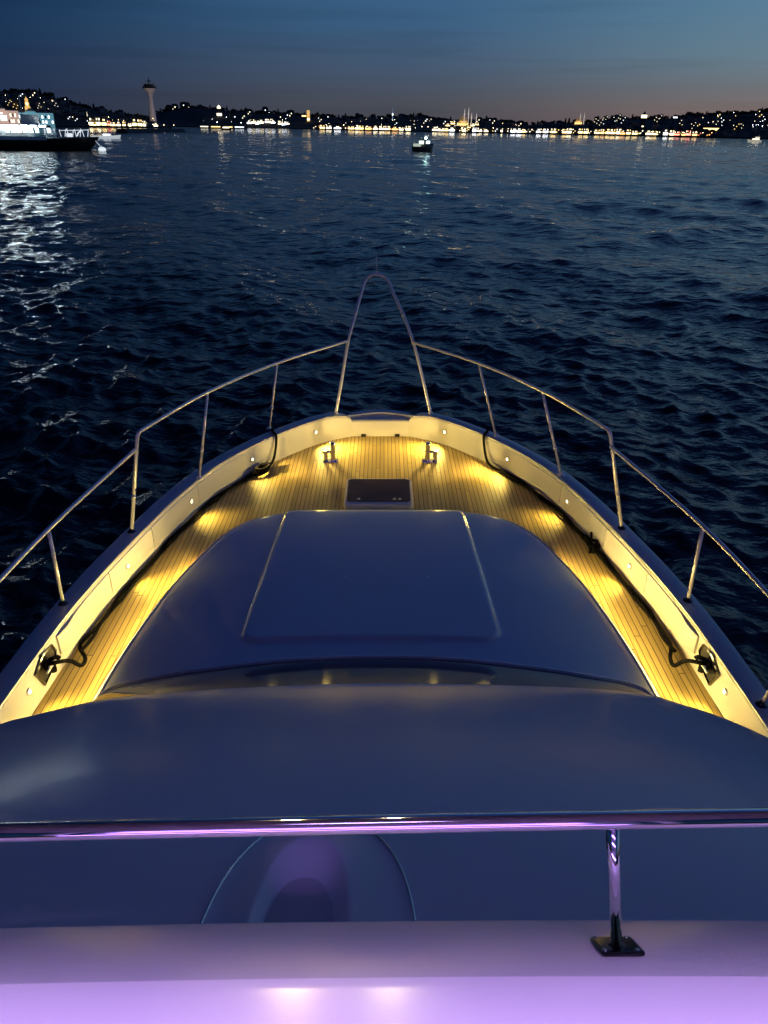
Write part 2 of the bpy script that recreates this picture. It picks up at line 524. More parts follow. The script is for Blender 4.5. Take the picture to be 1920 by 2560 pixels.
LAMP_Y = (3.71, 5.26, 6.46, 7.50, 8.32)
LED = (1.0, .72, .16)
bulw = {}
for side in (-1, 1):
    bulw[side] = build_bulwark(side)
    build_cap(side)
    # moulded lining panels along the inside of the bulwark
    cuts = [(4.16, 4.98), (4.99, 5.72), (5.73, 6.60), (6.61, 7.40)]
    for ci, (ya, yb) in enumerate(cuts):
        rows = []
        for k in range(13):
            y = ya + (yb - ya) * k / 12
            p, nn = wall_at(y, side)
            d = .012
            if ci == 0:
                d = .004 + .008 * sstep(ya, ya + .30, y) + .028 * math.exp(-((y - ya - .12) / .12) ** 2)
            if ci == 3:
                d = .004 + .008 * (1 - sstep(yb - .3, yb, y))
            zz = .065 + (.05 * (1 - sstep(ya, ya + .2, y)) if ci == 0 else 0)
            pr_ = [(-.004, zz), (d * .8, zz + .004), (d, zz + .02), (d, .25), (d * .7, .268), (-.004, .272)]
            rows.append([(p.x - nn.x * o, p.y - nn.y * o, DECK + z) for o, z in pr_])
        mb = MB().grid(rows)
        mb.add(rows[0], [tuple(range(6))]); mb.add(rows[-1], [tuple(range(6))])
        mb.build("lining_panel", LINER, yacht, smooth=True, auto=40)
    for y in LAMP_Y:
        p, nn = wall_at(y, side)
        q = Vector((p.x, p.y, DECK + .165)) - nn * (.014 if 4.2 < y < 7.3 else .004)
        M = (-nn).to_track_quat('Z', 'Y').to_matrix().to_4x4()
        fx = MB().lathe(q, [(.026, -.004), (.027, .003), (.022, .007), (.014, .007), (.012, .003)], 20, M=M).build("bulwark_light", CHROME, yacht, smooth=True, auto=40)
        MB().lathe(q, [(.0115, .003), (.011, .006), (.007, .009), (.002, .010)], 16, M=M).build("lens", LENS, fx, smooth=True)
        # the lamp itself: a hooded beam that falls on the planks ...
        ld = bpy.data.lights.new("deck_lamp", 'SPOT'); ld.energy = 9 if y < 7 else (21 if y < 8 else 66); ld.color = LED; ld.spot_size = R(104); ld.spot_blend = 1.0; ld.shadow_soft_size = .05
        lo = bpy.data.objects.new("deck_lamp", ld); COL.objects.link(lo); lo.parent = fx
        lo.location = q - nn * .06
        aim = (-nn * 1.0 + Vector((0, 0, -.95 if y < 7 else -.62))).normalized()
        if y > 8: aim = Vector((-side * 1.0, -.62, -.48)).normalized()
        ld.spot_size = R(112 if y < 7 else 124)
        lo.rotation_euler = aim.to_track_quat('-Z', 'Y').to_euler()
        # ... and, in the open bow, the spill of its lens straight across the boat
        if y > 7:
            ls = bpy.data.lights.new("lens_spill", 'SPOT'); ls.energy = 9 if y > 8 else 64; ls.color = (1, .70, .20); ls.spot_size = R(104); ls.spot_blend = 1.0; ls.shadow_soft_size = .018
            lo = bpy.data.objects.new("lens_spill", ls); COL.objects.link(lo); lo.parent = fx
            lo.location = q - nn * .03
            lo.rotation_euler = Vector((-side, .34 if y < 8 else .10, .05)).to_track_quat('-Z', 'Y').to_euler()

# low gate between the two bulwark ends at the stem, and the anchor platform beyond it
nb = MB()
nb.grid([[(CX + x, yy, DECK + z) for yy, z in ((8.60, -.02), (8.60, .185), (8.607, .196), (8.62, .200), (8.70, .200))] for x in np.linspace(-.36, .36, 12)])
nb.build("bow_sill", LINER, yacht, smooth=True, auto=50)
pf = MB()
ol = [(-.46, 8.62), (-.46, 8.74), (-.36, 8.90), (-.2, 8.99), (0, 9.02), (.2, 8.99), (.36, 8.90), (.46, 8.74), (.46, 8.62)]
pf.prism([(CX + x, y) for x, y in ol], DECK + .06, DECK + .206)
pf.build("anchor_platform", GEL, yacht, bevel=.012)
for s in (-1, 1):
    mb = MB().box((CX + s * .21, 8.595, DECK + .016), (.06, .03, .032))
    mb.build("scupper", BLACK, yacht, bevel=.006)

def build_hull():
    rows = []
    zl = [CAP - .07, CAP - .5, CAP - 1.2, 0.0, -.6]
    pts = []
    for i, (w, y) in enumerate(PATH):
        nn = pnorm(i)
        pts.append((w + nn.x * .13, y + nn.y * .13))
    pts.append((.18, 8.80)); pts.append((0.0, 8.84))
    half = pts
    full = [(CX - w, y, w) for w, y in half] + [(CX + w, y, w) for w, y in half[::-1][1:]]
    for k, z in enumerate(zl):
        s = (1, .93, .84, .74, .62)[k]
        row = []
        for x, y, w in full:
            yb = 1.0 + (y - 1.0) * (1, .985, .955, .90, .86)[k] if y > 1 else y
            row.append((CX + (x - CX) * s, yb, z))
        rows.append(row)
    mb = MB().grid(rows)
    a = [r[0] for r in rows]; b = [r[-1] for r in rows]
    mb.add(a + b[::-1], [tuple(range(len(a) * 2))])
    return mb.build("hull", GEL, yacht, smooth=True, auto=50)


build_hull()

# ---- raised coachroof with its sunken centre panel
CT = [(3.3, 1.80), (3.85, 1.775), (4.3, 1.735), (4.85, 1.655), (5.2, 1.575), (5.5, 1.49), (5.78, 1.385), (6.0, 1.245), (6.1, 1.12), (6.17, .97), (6.21, .80), (6.225, .62)]
CT = [(y * 1.018, w * 1.018) for y, w in CT]


def cw(y):
    for (a, b), (c, d) in zip(CT[:-1], CT[1:]):
        if a <= y <= c: return b + (d - b) * (y - a) / (c - a)
    return CT[-1][1] if y > 6 else CT[0][1]


CPATH = [(p.x, p.y) for p in catmull([(w, y, 0) for y, w in CT], 10)]
CTOP = CZ - 3.31


def coach_z(x, y, w):
    u = min(abs(x - CX) / w, 1)
    t = max(0, min(1, (6.33 - y) / 2.75))
    crown = .26 * (t ** .8) * (1 - u ** 3.2)
    edge = .016 * (1 - math.exp(-(1 - u) * w / .022)) + .014 * (1 - math.exp(-(6.337 - y) / .03))
    xc = x + .09
    hw = .835 + .035 * (6.0 - y) / 2
    s = 1 - sstep(hw - .005, hw + .030, abs(xc))
    # rounded after corners of the panel
    dy = y - 4.03
    if dy < .12:
        q = math.hypot(max(0, abs(xc) - (hw - .12)), .12 - dy) - .12
        s = min(s, 1 - sstep(-.003, .03, q))
    return CTOP + crown + edge + .030 * s


def build_coachroof():
    ys = np.concatenate([np.linspace(3.40, 3.98, 14, endpoint=False), np.linspace(3.98, 4.2, 26, endpoint=False), np.linspace(4.2, 6.0, 60, endpoint=False), np.linspace(6.0, 6.337, 26)])
    rows = []
    for y in ys:
        # the plan half-width follows the smooth path
        j = min(range(len(CPATH) - 1), key=lambda i: 0 if CPATH[i][1] <= y <= CPATH[i + 1][1] else 1 + abs(CPATH[i][1] - y))
        a, b = CPATH[j], CPATH[j + 1]
        t = min(max((y - a[1]) / max(b[1] - a[1], 1e-6), 0), 1)
        w = a[0] + (b[0] - a[0]) * t
        us = np.concatenate([[-1.0, -.9985, -.996, -.992, -.985], np.linspace(-.975, .975, 250), [.985, .992, .996, .9985, 1.0]])
        row = [(CX - w - .004, y, DECK + .012)]
        for u in us:
            x = CX + u * w
            row.append((x, y, coach_z(x, y, w)))
        row.append((CX + w + .004, y, DECK + .012))
        rows.append(row)
    fr = [(x, 6.344, DECK + .012) for x, y, z in rows[-1]]
    rows.append(fr)
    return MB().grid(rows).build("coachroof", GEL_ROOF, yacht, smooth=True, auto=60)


coach = build_coachroof()
# white lip that runs round the foot of the coachroof
lip = []
half = [(w, y) for w, y in CPATH]
full = [(CX - w, y) for w, y in half] + [(CX + w, y) for w, y in half[::-1]]
rows = []
for i, (x, y) in enumerate(full):
    a = Vector(full[max(i - 1, 0)]); b = Vector(full[min(i + 1, len(full) - 1)])
    t = (b - a).normalized(); n = Vector((-t.y, t.x))
    rows.append([(x + n.x * o, y + n.y * o, DECK + z) for o, z in ((-.01, .004), (.086, .004), (.088, .012), (.084, .018), (.06, .022), (-.01, .022))])
MB().grid(rows).build("coachroof_lip", GEL, yacht, smooth=True, auto=40)
bead = [(x, y) for x, y in full]
MB().tube([(x, y, CTOP + .016) for x, y in bead], .0115, 10).build("edge_bead", LINER, yacht, smooth=True)
for sg in (-1, 1):
    tp = []
    for y in np.linspace(6.31, 4.15, 40):
        hw = .835 + .035 * (6.0 - y) / 2 + .012
        tp.append((-.09 + sg * hw, y))
    hw = .835 + .035 * (6.0 - 4.15) / 2 + .012
    for k in range(1, 9):
        a_ = PI / 2 * k / 9
        tp.append((-.09 + sg * (hw - .12 + .12 * math.cos(a_)), 4.15 - .115 * math.sin(a_)))
    MB().tube([(x, y, coach_z(x + sg * .03, y, cw(y)) + .004) for x, y in tp], [.0135] * 30 + [.0135 - .0006 * k for k in range(len(tp) - 30)], 8).build("panel_glint_tube", EDGE_GLINT, yacht, smooth=True)  # tube added along the groove to draw its highlight
# glowing strip added under the coachroof edge, to light the bulwarks evenly
for s in (-1, 1):
    rows = []
    for w, y in CPATH:
        if y > 5.62 or y < 3.4: continue
        i = CPATH.index((w, y))
        a = Vector(CPATH[max(i - 1, 0)]); b = Vector(CPATH[min(i + 1, len(CPATH) - 1)])
        t = (b - a).normalized(); n = Vector((t.y, -t.x))
        rows.append([(CX + s * (w + n.x * o), y + n.y * o, DECK + z) for o, z in ((.005, .074), (.012, .074), (.012, .088), (.005, .088))])
    MB().grid(rows).build("wall_glow_strip", WALL_GLOW, yacht)
for (x, y) in ((-.30, 4.86), (.34, 4.86), (-.86, 5.2)):
    j = cw(y)
    MB().lathe((x, y, coach_z(x, y, j) - .001), [(.010, 0), (.010, .003), (.007, .007), (.002, .008)], 12).build("snap_fastener", CHROME, yacht, smooth=True)

# ---- wheelhouse: brow, windscreen and sides
EDGE = [(-2.12, .90), (-2.08, 1.35), (-1.96, 1.83), (-1.78, 2.16), (-1.6, 2.34), (-1.48, 2.40), (-1.24, 2.495), (-1.06, 2.53), (-.63, 2.58), (0, 2.61), (.77, 2.585), (1.13, 2.54),
        (1.26, 2.48), (1.40, 2.40), (1.54, 2.28), (1.72, 2.08), (1.90, 1.75), (2.02, 1.3), (2.06, .90)]
EP = [(p.x, p.y) for p in catmull([(x, y, 0) for x, y in EDGE], 10)]
EDGEZ = CZ - 2.20


def roof_profile(t):
    return .68 * (1.30 * t - .30 * t * t)


def build_brow():
    ts = list(np.linspace(0, 1, 9)[0:1]) + [.004, .008, .014, .022, .034, .05] + list(np.linspace(.07, 1, 46))
    rows = []
    n = len(EP)
    for i, (x, y) in enumerate(EP):
        a = Vector(EP[max(i - 1, 0)]); b = Vector(EP[min(i + 1, n - 1)])
        tv = (b - a).normalized(); nn = Vector((tv.y, -tv.x))      # inward (aft)
        if nn.y > 0 and abs(x) < 1: nn = -nn
        xi = x * .80
        row = [(x * .93, y - .30 if y > 1.2 else y, EDGEZ - .20), (x * .992, y - .02, EDGEZ - .085), (x, y - .001, EDGEZ - .05)]
        for t in ts:
            px, py = x + (xi - x) * t, y + (.90 - y) * t
            side = abs(x) / 2.1
            lift = .050 * (1 - math.exp(-t / .016))
            z = EDGEZ - .05 + lift + roof_profile(t) * (1 if abs(x) < 1.0 else 1)
            if y < 1.6:                       # the shoulders roll down at the sides
                z = EDGEZ - .05 + lift + roof_profile(min(1, t + (1.6 - y) / .7 * .0)) + 0
            row.append((px, py, z))
        rows.append(row)
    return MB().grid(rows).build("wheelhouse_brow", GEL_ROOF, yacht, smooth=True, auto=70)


brow = build_brow()
MB().tube([(x, y + .003, EDGEZ - .052) for x, y in EP[12:-12]], .0060, 8).build("brow_glint_tube", EDGE_GLINT, yacht, smooth=True)  # tube added to carry the highlight of the brow edge


def brow_z(y):
    t = min(max((2.61 - y) / (2.61 - .90), 0), 1)
    return EDGEZ + roof_profile(t)


GB = [(-1.885, 3.45), (-1.835, 3.74), (-1.47, 3.745), (-1.08, 3.745), (-.62, 3.785), (-.21, 3.81), (.23, 3.81), (.55, 3.785), (.89, 3.75), (1.29, 3.735), (1.70, 3.74), (1.795, 3.45)]
GP = catmull([(x, y, 0) for x, y in GB], 6)


def gz(x, y):
    return coach_z(x, y, cw(y)) if abs(x - CX) < cw(y) else CTOP


rows = []
for p in GP:
    z0 = gz(p.x, p.y) - .004
    rows.append([(p.x + (p.x * .80 - p.x) * t, p.y + (2.05 + (p.y - 3.4) * .3 - p.y) * t, z0 + (CZ - 2.28 - z0) * (t + .10 * t * (1 - t))) for t in np.linspace(0, 1, 12)])
MB().grid(rows).build("windscreen", GLASS, yacht, smooth=True)
MB().tube([(p.x, p.y + .006, gz(p.x, p.y) + .004) for p in GP], .0085, 8).build("windscreen_trim", CHROME, yacht, smooth=True)
for s in (-1, 1):
    xs = -1.87 if s < 0 else 1.78
    mb = MB().grid([[(xs, 3.42, DECK), (xs, 1.4, DECK), (xs, -3, DECK)], [(xs + s * -.05, 3.42, CTOP), (xs - s * .12, 1.6, CZ - 2.36), (xs - s * .12, -3, CZ - 2.36)]])
    mb.build("wheelhouse_side", GEL, yacht)

# ---- the moulded blister with a hollow for the horn, just ahead of the flybridge
BX, BY0, BY1 = -.165, .96, 1.405


def blister():
    rows = []
    N = 64
    for k in range(N + 1):
        a = PI * k / N
        def P(rx, ry, y0):
            c, s_ = math.cos(a), math.sin(a)
            q = .82
            return (math.copysign(abs(c) ** q, c) * rx, y0 + abs(s_) ** q * ry)
        row = []
        for (rx, y0, ry, dz, dx) in ((.241, .90, .501, -.002, 0), (.240, .90, .500, .008, 0), (.236, .90, .496, .011, 0), (.231, .90, .490, .009, 0), (.20, .90, .468, .011, -.006), (.15, .90, .435, .019, -.012), (.120, .90, .408, .027, -.018),
                                     (.113, .90, .400, .028, -.02), (.107, .90, .393, .026, -.02), (.094, .90, .285, .008, -.022), (.080, .90, .265, .006, -.022)):
            x, y = P(rx, ry, y0)
            row.append((BX + dx + x, y, brow_z(min(y, 1.45)) + dz))
        rows.append(row)
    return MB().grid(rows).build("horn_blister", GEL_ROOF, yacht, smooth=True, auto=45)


blister()
bp_ = []
for k in range(65):
    a = PI * k / 64
    c, s_ = math.cos(a), math.sin(a)
    x, y = math.copysign(abs(c) ** .82, c) * .237, .90 + abs(s_) ** .82 * .497
    bp_.append((BX + x, y, brow_z(min(y, 1.45)) + .012))
MB().tube(bp_, .0028, 6).build("blister_glint_tube", EDGE_GLINT, yacht, smooth=True)  # thin tube added to show the arch edge catching light
fl = []
for k in range(33):
    a = PI * k / 32
    fl.append((BX - .022 + .083 * math.copysign(abs(math.cos(a)) ** .82, math.cos(a)), .90 + .268 * math.sin(a) ** .82))
mb = MB(); mb.add([(x, y, brow_z(y) + .008) for x, y in fl], [tuple(range(33))]); mb.build("hollow_floor", mat("lilac_tinted_floor", (.40, .38, .52), .35), yacht)  # floor of the hollow, dim purple light put into its colour

# ---- flybridge coaming, rail and its post
rows = []
for x in np.linspace(-2.1, 2.1, 60):
    yo = .010 * x - .012 * x * x
    pr_ = [(-.10, -1.60), (.14, -1.262), (.16, -1.252), (.2, -1.25), (.60, -1.25), (.712, -1.25), (.7215, -1.25), (.734, -1.2515), (.744, -1.258), (.80, -1.302), (.93, -1.406), (.944, -1.420), (.950, -1.436), (.948, -1.80)]
    rows.append([(x, y + yo, CZ + z) for y, z in pr_])
MB().grid(rows).build("flybridge_coaming", NONSKID, yacht, smooth=True, auto=16)


def rail_y(x): return .797 + .020 * x - .004 * x * x


rail_z = CZ - .96
fr = MB().tube([(x, rail_y(x), rail_z + .004 * x) for x in np.linspace(-2.0, 2.0, 60)], .0145, 20).build("flybridge_rail", CHROME2, yacht, smooth=True)
for px, lean in ((.42, -.062), (-.95, .06)):
    yo = .010 * px - .012 * px * px
    foot = Vector((px, .818 + yo, CZ - 1.318))
    top = Vector((px + lean, rail_y(px + lean), rail_z - .010))
    MB().tube([foot, foot + (top - foot) * .5, top], .0102, 18).build("rail_post", CHROME2, fr, smooth=True)
    slope = math.atan2(-.16, .206)
    M = Matrix.Rotation(slope, 4, 'X') @ Matrix.Rotation(.03, 4, 'Z')
    MB().box(foot + Vector((.002, .006, .004)), (.078, .074, .010), M=M).build("post_foot", BLKGLOSS, fr, bevel=.006)
    MB().lathe(foot + Vector((0, .001, .006)), [(.019, 0), (.018, .006), (.012, .010), (.0105, .016)], 18, M=M).build("post_collar", BLKGLOSS, fr, smooth=True)
    M2 = Matrix.Translation(foot) @ M
    for bx_, by_ in ((-.029, -.026), (.029, -.026), (.029, .032), (-.029, .032)):
        MB().lathe(M2 @ Vector((bx_, by_, .010)), [(.0048, 0), (.0048, .002), (.002, .0035)], 10, M=M).build("screw_head", CHROME2, fr, smooth=True)


# ---- guard rails on the bulwarks and the bow pulpit
def V3(x, y, drop): return Vector((x, y, CZ - drop))


def guard_rail(tops, feet, join, tail, taildrop):
    pts = [V3(*p) for p in tops]
    foot = V3(*feet[2])
    main = bend([pts[0], pts[1], pts[2], pts[3], foot], .09)
    curve = catmull([pts[0], pts[1], pts[2], pts[3] + (pts[2] - pts[3]) * .08], 8)
    main = curve + bend([curve[-1], pts[3], foot], .07)[1:]
    root = MB().tube(main, .0158, 12).build("guard_rail", CHROME, yacht, smooth=True)
    for tp, ft in ((pts[1], V3(*feet[0])), (pts[2], V3(*feet[1]))):
        st = MB().tube([ft, ft + (tp - ft) * .5, tp], .0128, 12)
        mid = ft + (tp - ft) * .30
        st.tube([mid, mid + (tp - ft).normalized() * .05], .0170, 12)
        st.build("stanchion", CHROME, root, smooth=True)
    low = catmull([V3(*join)] + [V3(*p) for p in tail], 6)
    MB().tube(low, .0158, 12).build("lower_rail", CHROME, root, smooth=True)
    for tp, ft in zip(tail, feet[3:]):
        a, b = V3(*ft), V3(*tp)
        MB().tube([a, a + (b - a) * .5, b], .0135, 12).build("stanchion", CHROME, root, smooth=True)
    ft2 = V3(*feet[2]); dirv = (pts[3] - ft2).normalized()
    MB().tube([ft2 + dirv * .30, ft2 + dirv * .345], .017, 12).build("clamp", CHROME, root, smooth=True)
    for f in feet:
        MB().lathe(V3(*f) + Vector((0, 0, .004)), [(.036, 0), (.036, .006), (.022, .014), (.015, .03)], 16).build("rail_foot", BLKGLOSS if f in feet[2:] else CHROME, root, smooth=True, auto=40)
    return root


guard_rail([(-.43, 8.85, 2.27), (-1.20, 8.14, 2.34), (-1.69, 6.82, 2.245), (-2.035, 5.72, 2.23)],
           [(-1.33, 8.05, 3.095), (-1.84, 6.69, 3.095), (-2.18, 5.59, 3.095), (-2.35, 4.50, 3.095), (-2.37, 3.40, 3.095)],
           (-2.058, 5.71, 2.365), [(-2.335, 4.51, 2.475), (-2.47, 3.45, 2.56), (-2.5, 2.4, 2.6), (-2.46, -1.6, 2.62), (-2.40, -1.95, 3.09)], 2.6)
guard_rail([(.352, 8.85, 2.29), (1.035, 7.92, 2.28), (1.515, 6.82, 2.235), (1.865, 5.73, 2.215)],
           [(1.27, 7.82, 3.095), (1.78, 6.76, 3.095), (2.07, 5.65, 3.095), (2.24, 4.54, 3.095), (2.28, 3.43, 3.095)],
           (1.89, 5.715, 2.355), [(2.235, 4.55, 2.475), (2.41, 3.45, 2.58), (2.44, 2.4, 2.62), (2.38, -1.6, 2.64), (2.32, -1.95, 3.09)], 2.6)
up = [V3(-.59, 8.58, 3.095), V3(-.51, 8.70, 2.70), V3(-.43, 8.85, 2.27), V3(-.345, 9.15, 2.00), V3(-.265, 9.43, 1.76), V3(-.235, 9.50, 1.69), V3(-.175, 9.54, 1.635), V3(-.09, 9.55, 1.615), V3(-.005, 9.54, 1.64), V3(.06, 9.50, 1.70), V3(.095, 9.43, 1.78), V3(.235, 9.15, 2.03), V3(.352, 8.85, 2.29), V3(.47, 8.70, 2.70), V3(.57, 8.58, 3.095)]
pul = MB().tube(catmull(up, 6), .0190, 12).build("bow_pulpit", CHROME, yacht, smooth=True)
for f in ((-.59, 8.58), (.57, 8.58)):
    MB().lathe((f[0], f[1], CAP + .008), [(.036, 0), (.036, .006), (.022, .014), (.015, .03)], 16).build("rail_foot", CHROME, pul, smooth=True, auto=40)
MB().tube([V3(-.085, 9.54, 1.64), V3(-.10, 9.56, 1.36)], .005, 8).build("jackstaff", CHROME, pul, smooth=True)
for q, d in ((up[3], up[4] - up[3]), (up[11], up[11] - up[12])):
    d = d.normalized()
    MB().tube([q - d * .03, q + d * .03], .0215, 12).build("rail_sleeve", CHROME, pul, smooth=True)


# ---- deck hatch
def rrect(w, h, r, n=6):
    out = []
    for cx_, cy_, a0 in ((w / 2 - r, h / 2 - r, 0), (-w / 2 + r, h / 2 - r, 90), (-w / 2 + r, -h / 2 + r, 180), (w / 2 - r, -h / 2 + r, 270)):
        for k in range(n + 1):
            a = R(a0 + 90 * k / n)
            out.append((cx_ + r * math.cos(a), cy_ + r * math.sin(a)))
    return out


HX, HY = -.055, 6.91
a = rrect(.70, .62, .06); b = rrect(.69, .61, .055); c = rrect(.655, .575, .045)
rows = [[(HX + x, HY + y, DECK + .001) for x, y in a], [(HX + x, HY + y, DECK + .050) for x, y in a], [(HX + x, HY + y, DECK + .060) for x, y in b], [(HX + x, HY + .018 + y * .95, DECK + .062) for x, y in c], [(HX + x, HY + .018 + y * .95, DECK + .03) for x, y in c]]
hf = MB().grid(rows, closed=True).build("deck_hatch", LINER, yacht, smooth=True, auto=40)
MB().prism([(HX + x, HY + .018 + y) for x, y in rrect(.650, .541, .043)], DECK + .035, DECK + .066).build("hatch_glass", HATCHGL, hf, bevel=.004)
for dx in (-.20, .16, .215):
    MB().lathe((HX + dx, HY - .205, DECK + .066), [(.014, 0), (.014, .008), (.008, .012), (.002, .013)], 14).build("hatch_latch", CHROME, hf, smooth=True)
# small flush fitting in the planks on the starboard side
MB().lathe((1.02, 6.36, DECK + .001), [(.036, 0), (.036, .004), (.026, .006), (.012, .0065), (.002, .0065)], 20).build("deck_filler", CHROME, yacht, smooth=True)


# ---- bow bollards
def bollard(x, y, s):
    c = Vector((x, y, DECK))
    root = MB().box(c + Vector((s * .03, 0, .006)), (.17, .11, .012)).build("bollard", CHROME2, yacht, bevel=.004)
    MB().tube([c + Vector((0, 0, .01)), c + Vector((0, 0, .12)), c + Vector((0, 0, .215))], [.030, .026, .026], 16).build("post", CHROME2, root, smooth=True, auto=40)
    MB().lathe(c + Vector((0, 0, .212)), [(.034, 0), (.036, .008), (.030, .018), (.01, .022)], 18).build("post_cap", CHROME2, root, smooth=True)
    MB().tube([c + Vector((s * .085, 0, .01)), c + Vector((s * .085, 0, .12))], [.026, .024], 14).build("post", CHROME2, root, smooth=True, auto=40)
    MB().tube([c + Vector((-s * .03, 0, .115)), c + Vector((s * .13, 0, .115))], .017, 12).build("cross_bar", CHROME2, root, smooth=True)


bollard(-.585, 7.82, -1)
bollard(.50, 7.82, 1)


# ---- hawse openings with their cleats
def hawse(side):
    y0 = 3.96
    p, nn = wall_at(y0, side)
    ax = Vector((0, 1, 0))
    def at(dy, z, o): return Vector((p.x, p.y, DECK + z)) + ax * dy - nn * o
    hexa = [(-.155, .225), (-.03, .285), (.125, .262), (.165, .18), (.10, .105), (-.08, .07)]
    rows = [[at(a_, b_, -.004) for a_, b_ in hexa], [at(a_, b_, .014) for a_, b_ in hexa],
            [at(a_ * .90, .18 + (b_ - .18) * .90, .017) for a_, b_ in hexa], [at(a_ * .86, .18 + (b_ - .18) * .86, .006) for a_, b_ in hexa]]
    root = MB().grid(rows, closed=True).build("hawse", BLKGLOSS, yacht, smooth=True, auto=30)
    mb = MB(); mb.add([at(a_ * .88, .18 + (b_ - .18) * .88, .007) for a_, b_ in hexa], [tuple(range(6))]); mb.build("hawse_dark_plate", BLACK, root)  # flat black plate, the dark of the opening put into its colour
    mb = MB().tube([at(-.085, .185, .05), at(-.03, .20, .055), at(.03, .20, .055), at(.085, .185, .05)], [.009, .014, .014, .009], 12)
    for d in (-.03, .03): mb.tube([at(d, .20, .005), at(d, .20, .055)], .012, 10)
    mb.build("hawse_cleat", CHROME, root, smooth=True, auto=50)


hawse(-1); hawse(1)
# little step where each side deck meets the wheelhouse
for s in (-1, 1):
    p = CX + s * 1.80
    MB().box((p + s * .10, 3.32, DECK + .05), (.16, .22, .10)).build("side_step", TEAK, yacht, bevel=.01)


# ------------------------------------------------------------------ mooring ropes lying along the bulwarks (in the boat's frame)
def rope(side, label, knot):
    pts = []
    def W(y, off, z):
        p, nn = wall_at(y, side)
        return Vector((p.x, p.y, DECK + z)) - nn * off
    pts += [W(3.93, .02, .20), W(3.95, .09, .215), W(4.06, .12, .14), W(4.13, .15, .045), W(4.24, .13, .024)]
    for k, y in enumerate(np.arange(4.4, 7.55, .22)):
        pts.append(W(y, .040 + .012 * math.sin(k * 1.7 + side) * (1 if k > 1 else 2), .022))
    pts += [W(7.62, .07, .024), W(7.74, .05, .05), W(7.80, .035, .17), W(7.84, .012, .30), W(7.86, -.05, .328), W(7.90, -.12, .325), W(7.93, -.175, .26), W(7.93, -.175, -.2)]
    path = [HEEL @ p for p in catmull(pts, 6)]
    o0 = path[0]
    mb = MB().tube([p - o0 for p in path], .0145, 10)
    # a second lay of the doubled line, and loose turns
    lay = []
    for k, y in enumerate(np.arange(4.3, 7.6, .18)):
        lay.append(W(y, .070 + .012 * math.sin(k * 2.3), .020 + .016 * (k % 3 == 0)))
    lay = [HEEL @ p for p in catmull(lay, 5)]
    mb.tube([p - o0 for p in lay], .013, 10)
    if knot:
        for q in range(4):
            loop = []
            for k in range(13):
                a_ = 2 * PI * k / 12
                b_ = W(5.78 + .04 * math.cos(a_) * (1 + .3 * q) + q * .025, .07 + .038 * math.sin(a_ + q), .035 + .014 * q + .02 * math.sin(2 * a_ + q))
                loop.append(HEEL @ b_ - o0)
            mb.tube(loop, .013, 8)
        for e in ((5.70, .15, .05), (5.94, .03, .11), (5.66, .11, .07)):
            mb.tube([HEEL @ W(5.8, .09, .06) - o0, HEEL @ W(*e) - o0], .011, 8)
    else:
        for q in range(3):
            loop = []
            for k in range(13):
                a_ = 2 * PI * k / 12
                loop.append(HEEL @ W(7.50 + .09 * math.cos(a_) + q * .02, .11 + .05 * math.sin(a_), .04 + .02 * q) - o0)
            mb.tube(loop, .017, 8)
    # turns round the hawse cleat
    for q in range(3):
        loop = [HEEL @ W(3.96 + .06 * math.cos(2 * PI * k / 12) + .012 * q, .045 + .02 * math.sin(4 * PI * k / 12), .195 + .035 * math.sin(2 * PI * k / 12) - .012 * q) - o0 for k in range(13)]
        mb.tube(loop, .014, 8)
    o = mb.build("mooring_rope", ROPE, None, smooth=True)
    o.location = o0
    return tag(o, label, "rope", "mooring ropes lying along the bulwarks")


rope(-1, "black mooring rope lying smooth along the left bulwark, a coil at its bow end", False)
rope(1, "black mooring rope along the right bulwark with a bunched knot half way", True)


# ------------------------------------------------------------------ flybridge lamps (the purple glow the photograph shows on the coaming)
def lamp(kind, loc, aim, energy, color, size, **k):
    d = bpy.data.lights.new("flybridge_lamp", kind); d.energy = energy; d.color = color
    if kind == 'AREA':
        d.shape = 'RECTANGLE'; d.size, d.size_y = size
        d.spread = k.get('spread', R(180))
    else:
        d.shadow_soft_size = size; d.spot_size = k['cone']; d.spot_blend = k.get('blend', .5)
    o = bpy.data.objects.new("flybridge_lamp", d); COL.objects.link(o); o.parent = yacht
    o.location = loc
    o.rotation_euler = (Vector(aim) - Vector(loc)).to_track_quat('-Z', 'Y').to_euler()
    return o


# the hardtop over the flybridge, its bench and floor: above and behind the camera, seen only in reflections
MB().box((0, -.55, CZ + 1.02), (3.9, 5.8, .10)).build("hardtop", mat("hardtop_lining", (.22, .22, .24), .6), yacht, bevel=.03)
for sx in (-1, 1):
    MB().tube([(sx * 1.75, -2.6, CZ - 1.3), (sx * 1.7, -2.4, CZ + .98)], .05, 12).build("hardtop_strut", CHROME, yacht, smooth=True)
MB().box((0, -1.9, CZ - 1.93), (4.1, 4.1, .06)).build("flybridge_floor", TEAK, yacht)
MB().box((0, -2.6, CZ - 1.65), (3.2, .7, .5)).box((0, -3.0, CZ - 1.15), (3.2, .16, .6)).build("flybridge_bench", GEL, yacht, bevel=.04)
RAIL_GLOW = mat("purple_rail_glow", (.5, .3, 1), .4, emit=(.50, .24, 1.0), estr=12)  # unseen purple glow added behind the camera for the rail to mirror
MB().box((-.1, -2.24, CZ - 1.43), (3.0, .02, .14)).build("bench_glow_panel", RAIL_GLOW, yacht)
MB().box((0, -3.42, CZ - .45), (3.7, .06, 2.9)).build("aft_bulkhead", GEL, yacht)
for z_ in (.55, -.25):
    MB().box((-.1, -3.37, CZ + z_), (3.2, .03, .16)).build("bulkhead_glow_panel", RAIL_GLOW, yacht)
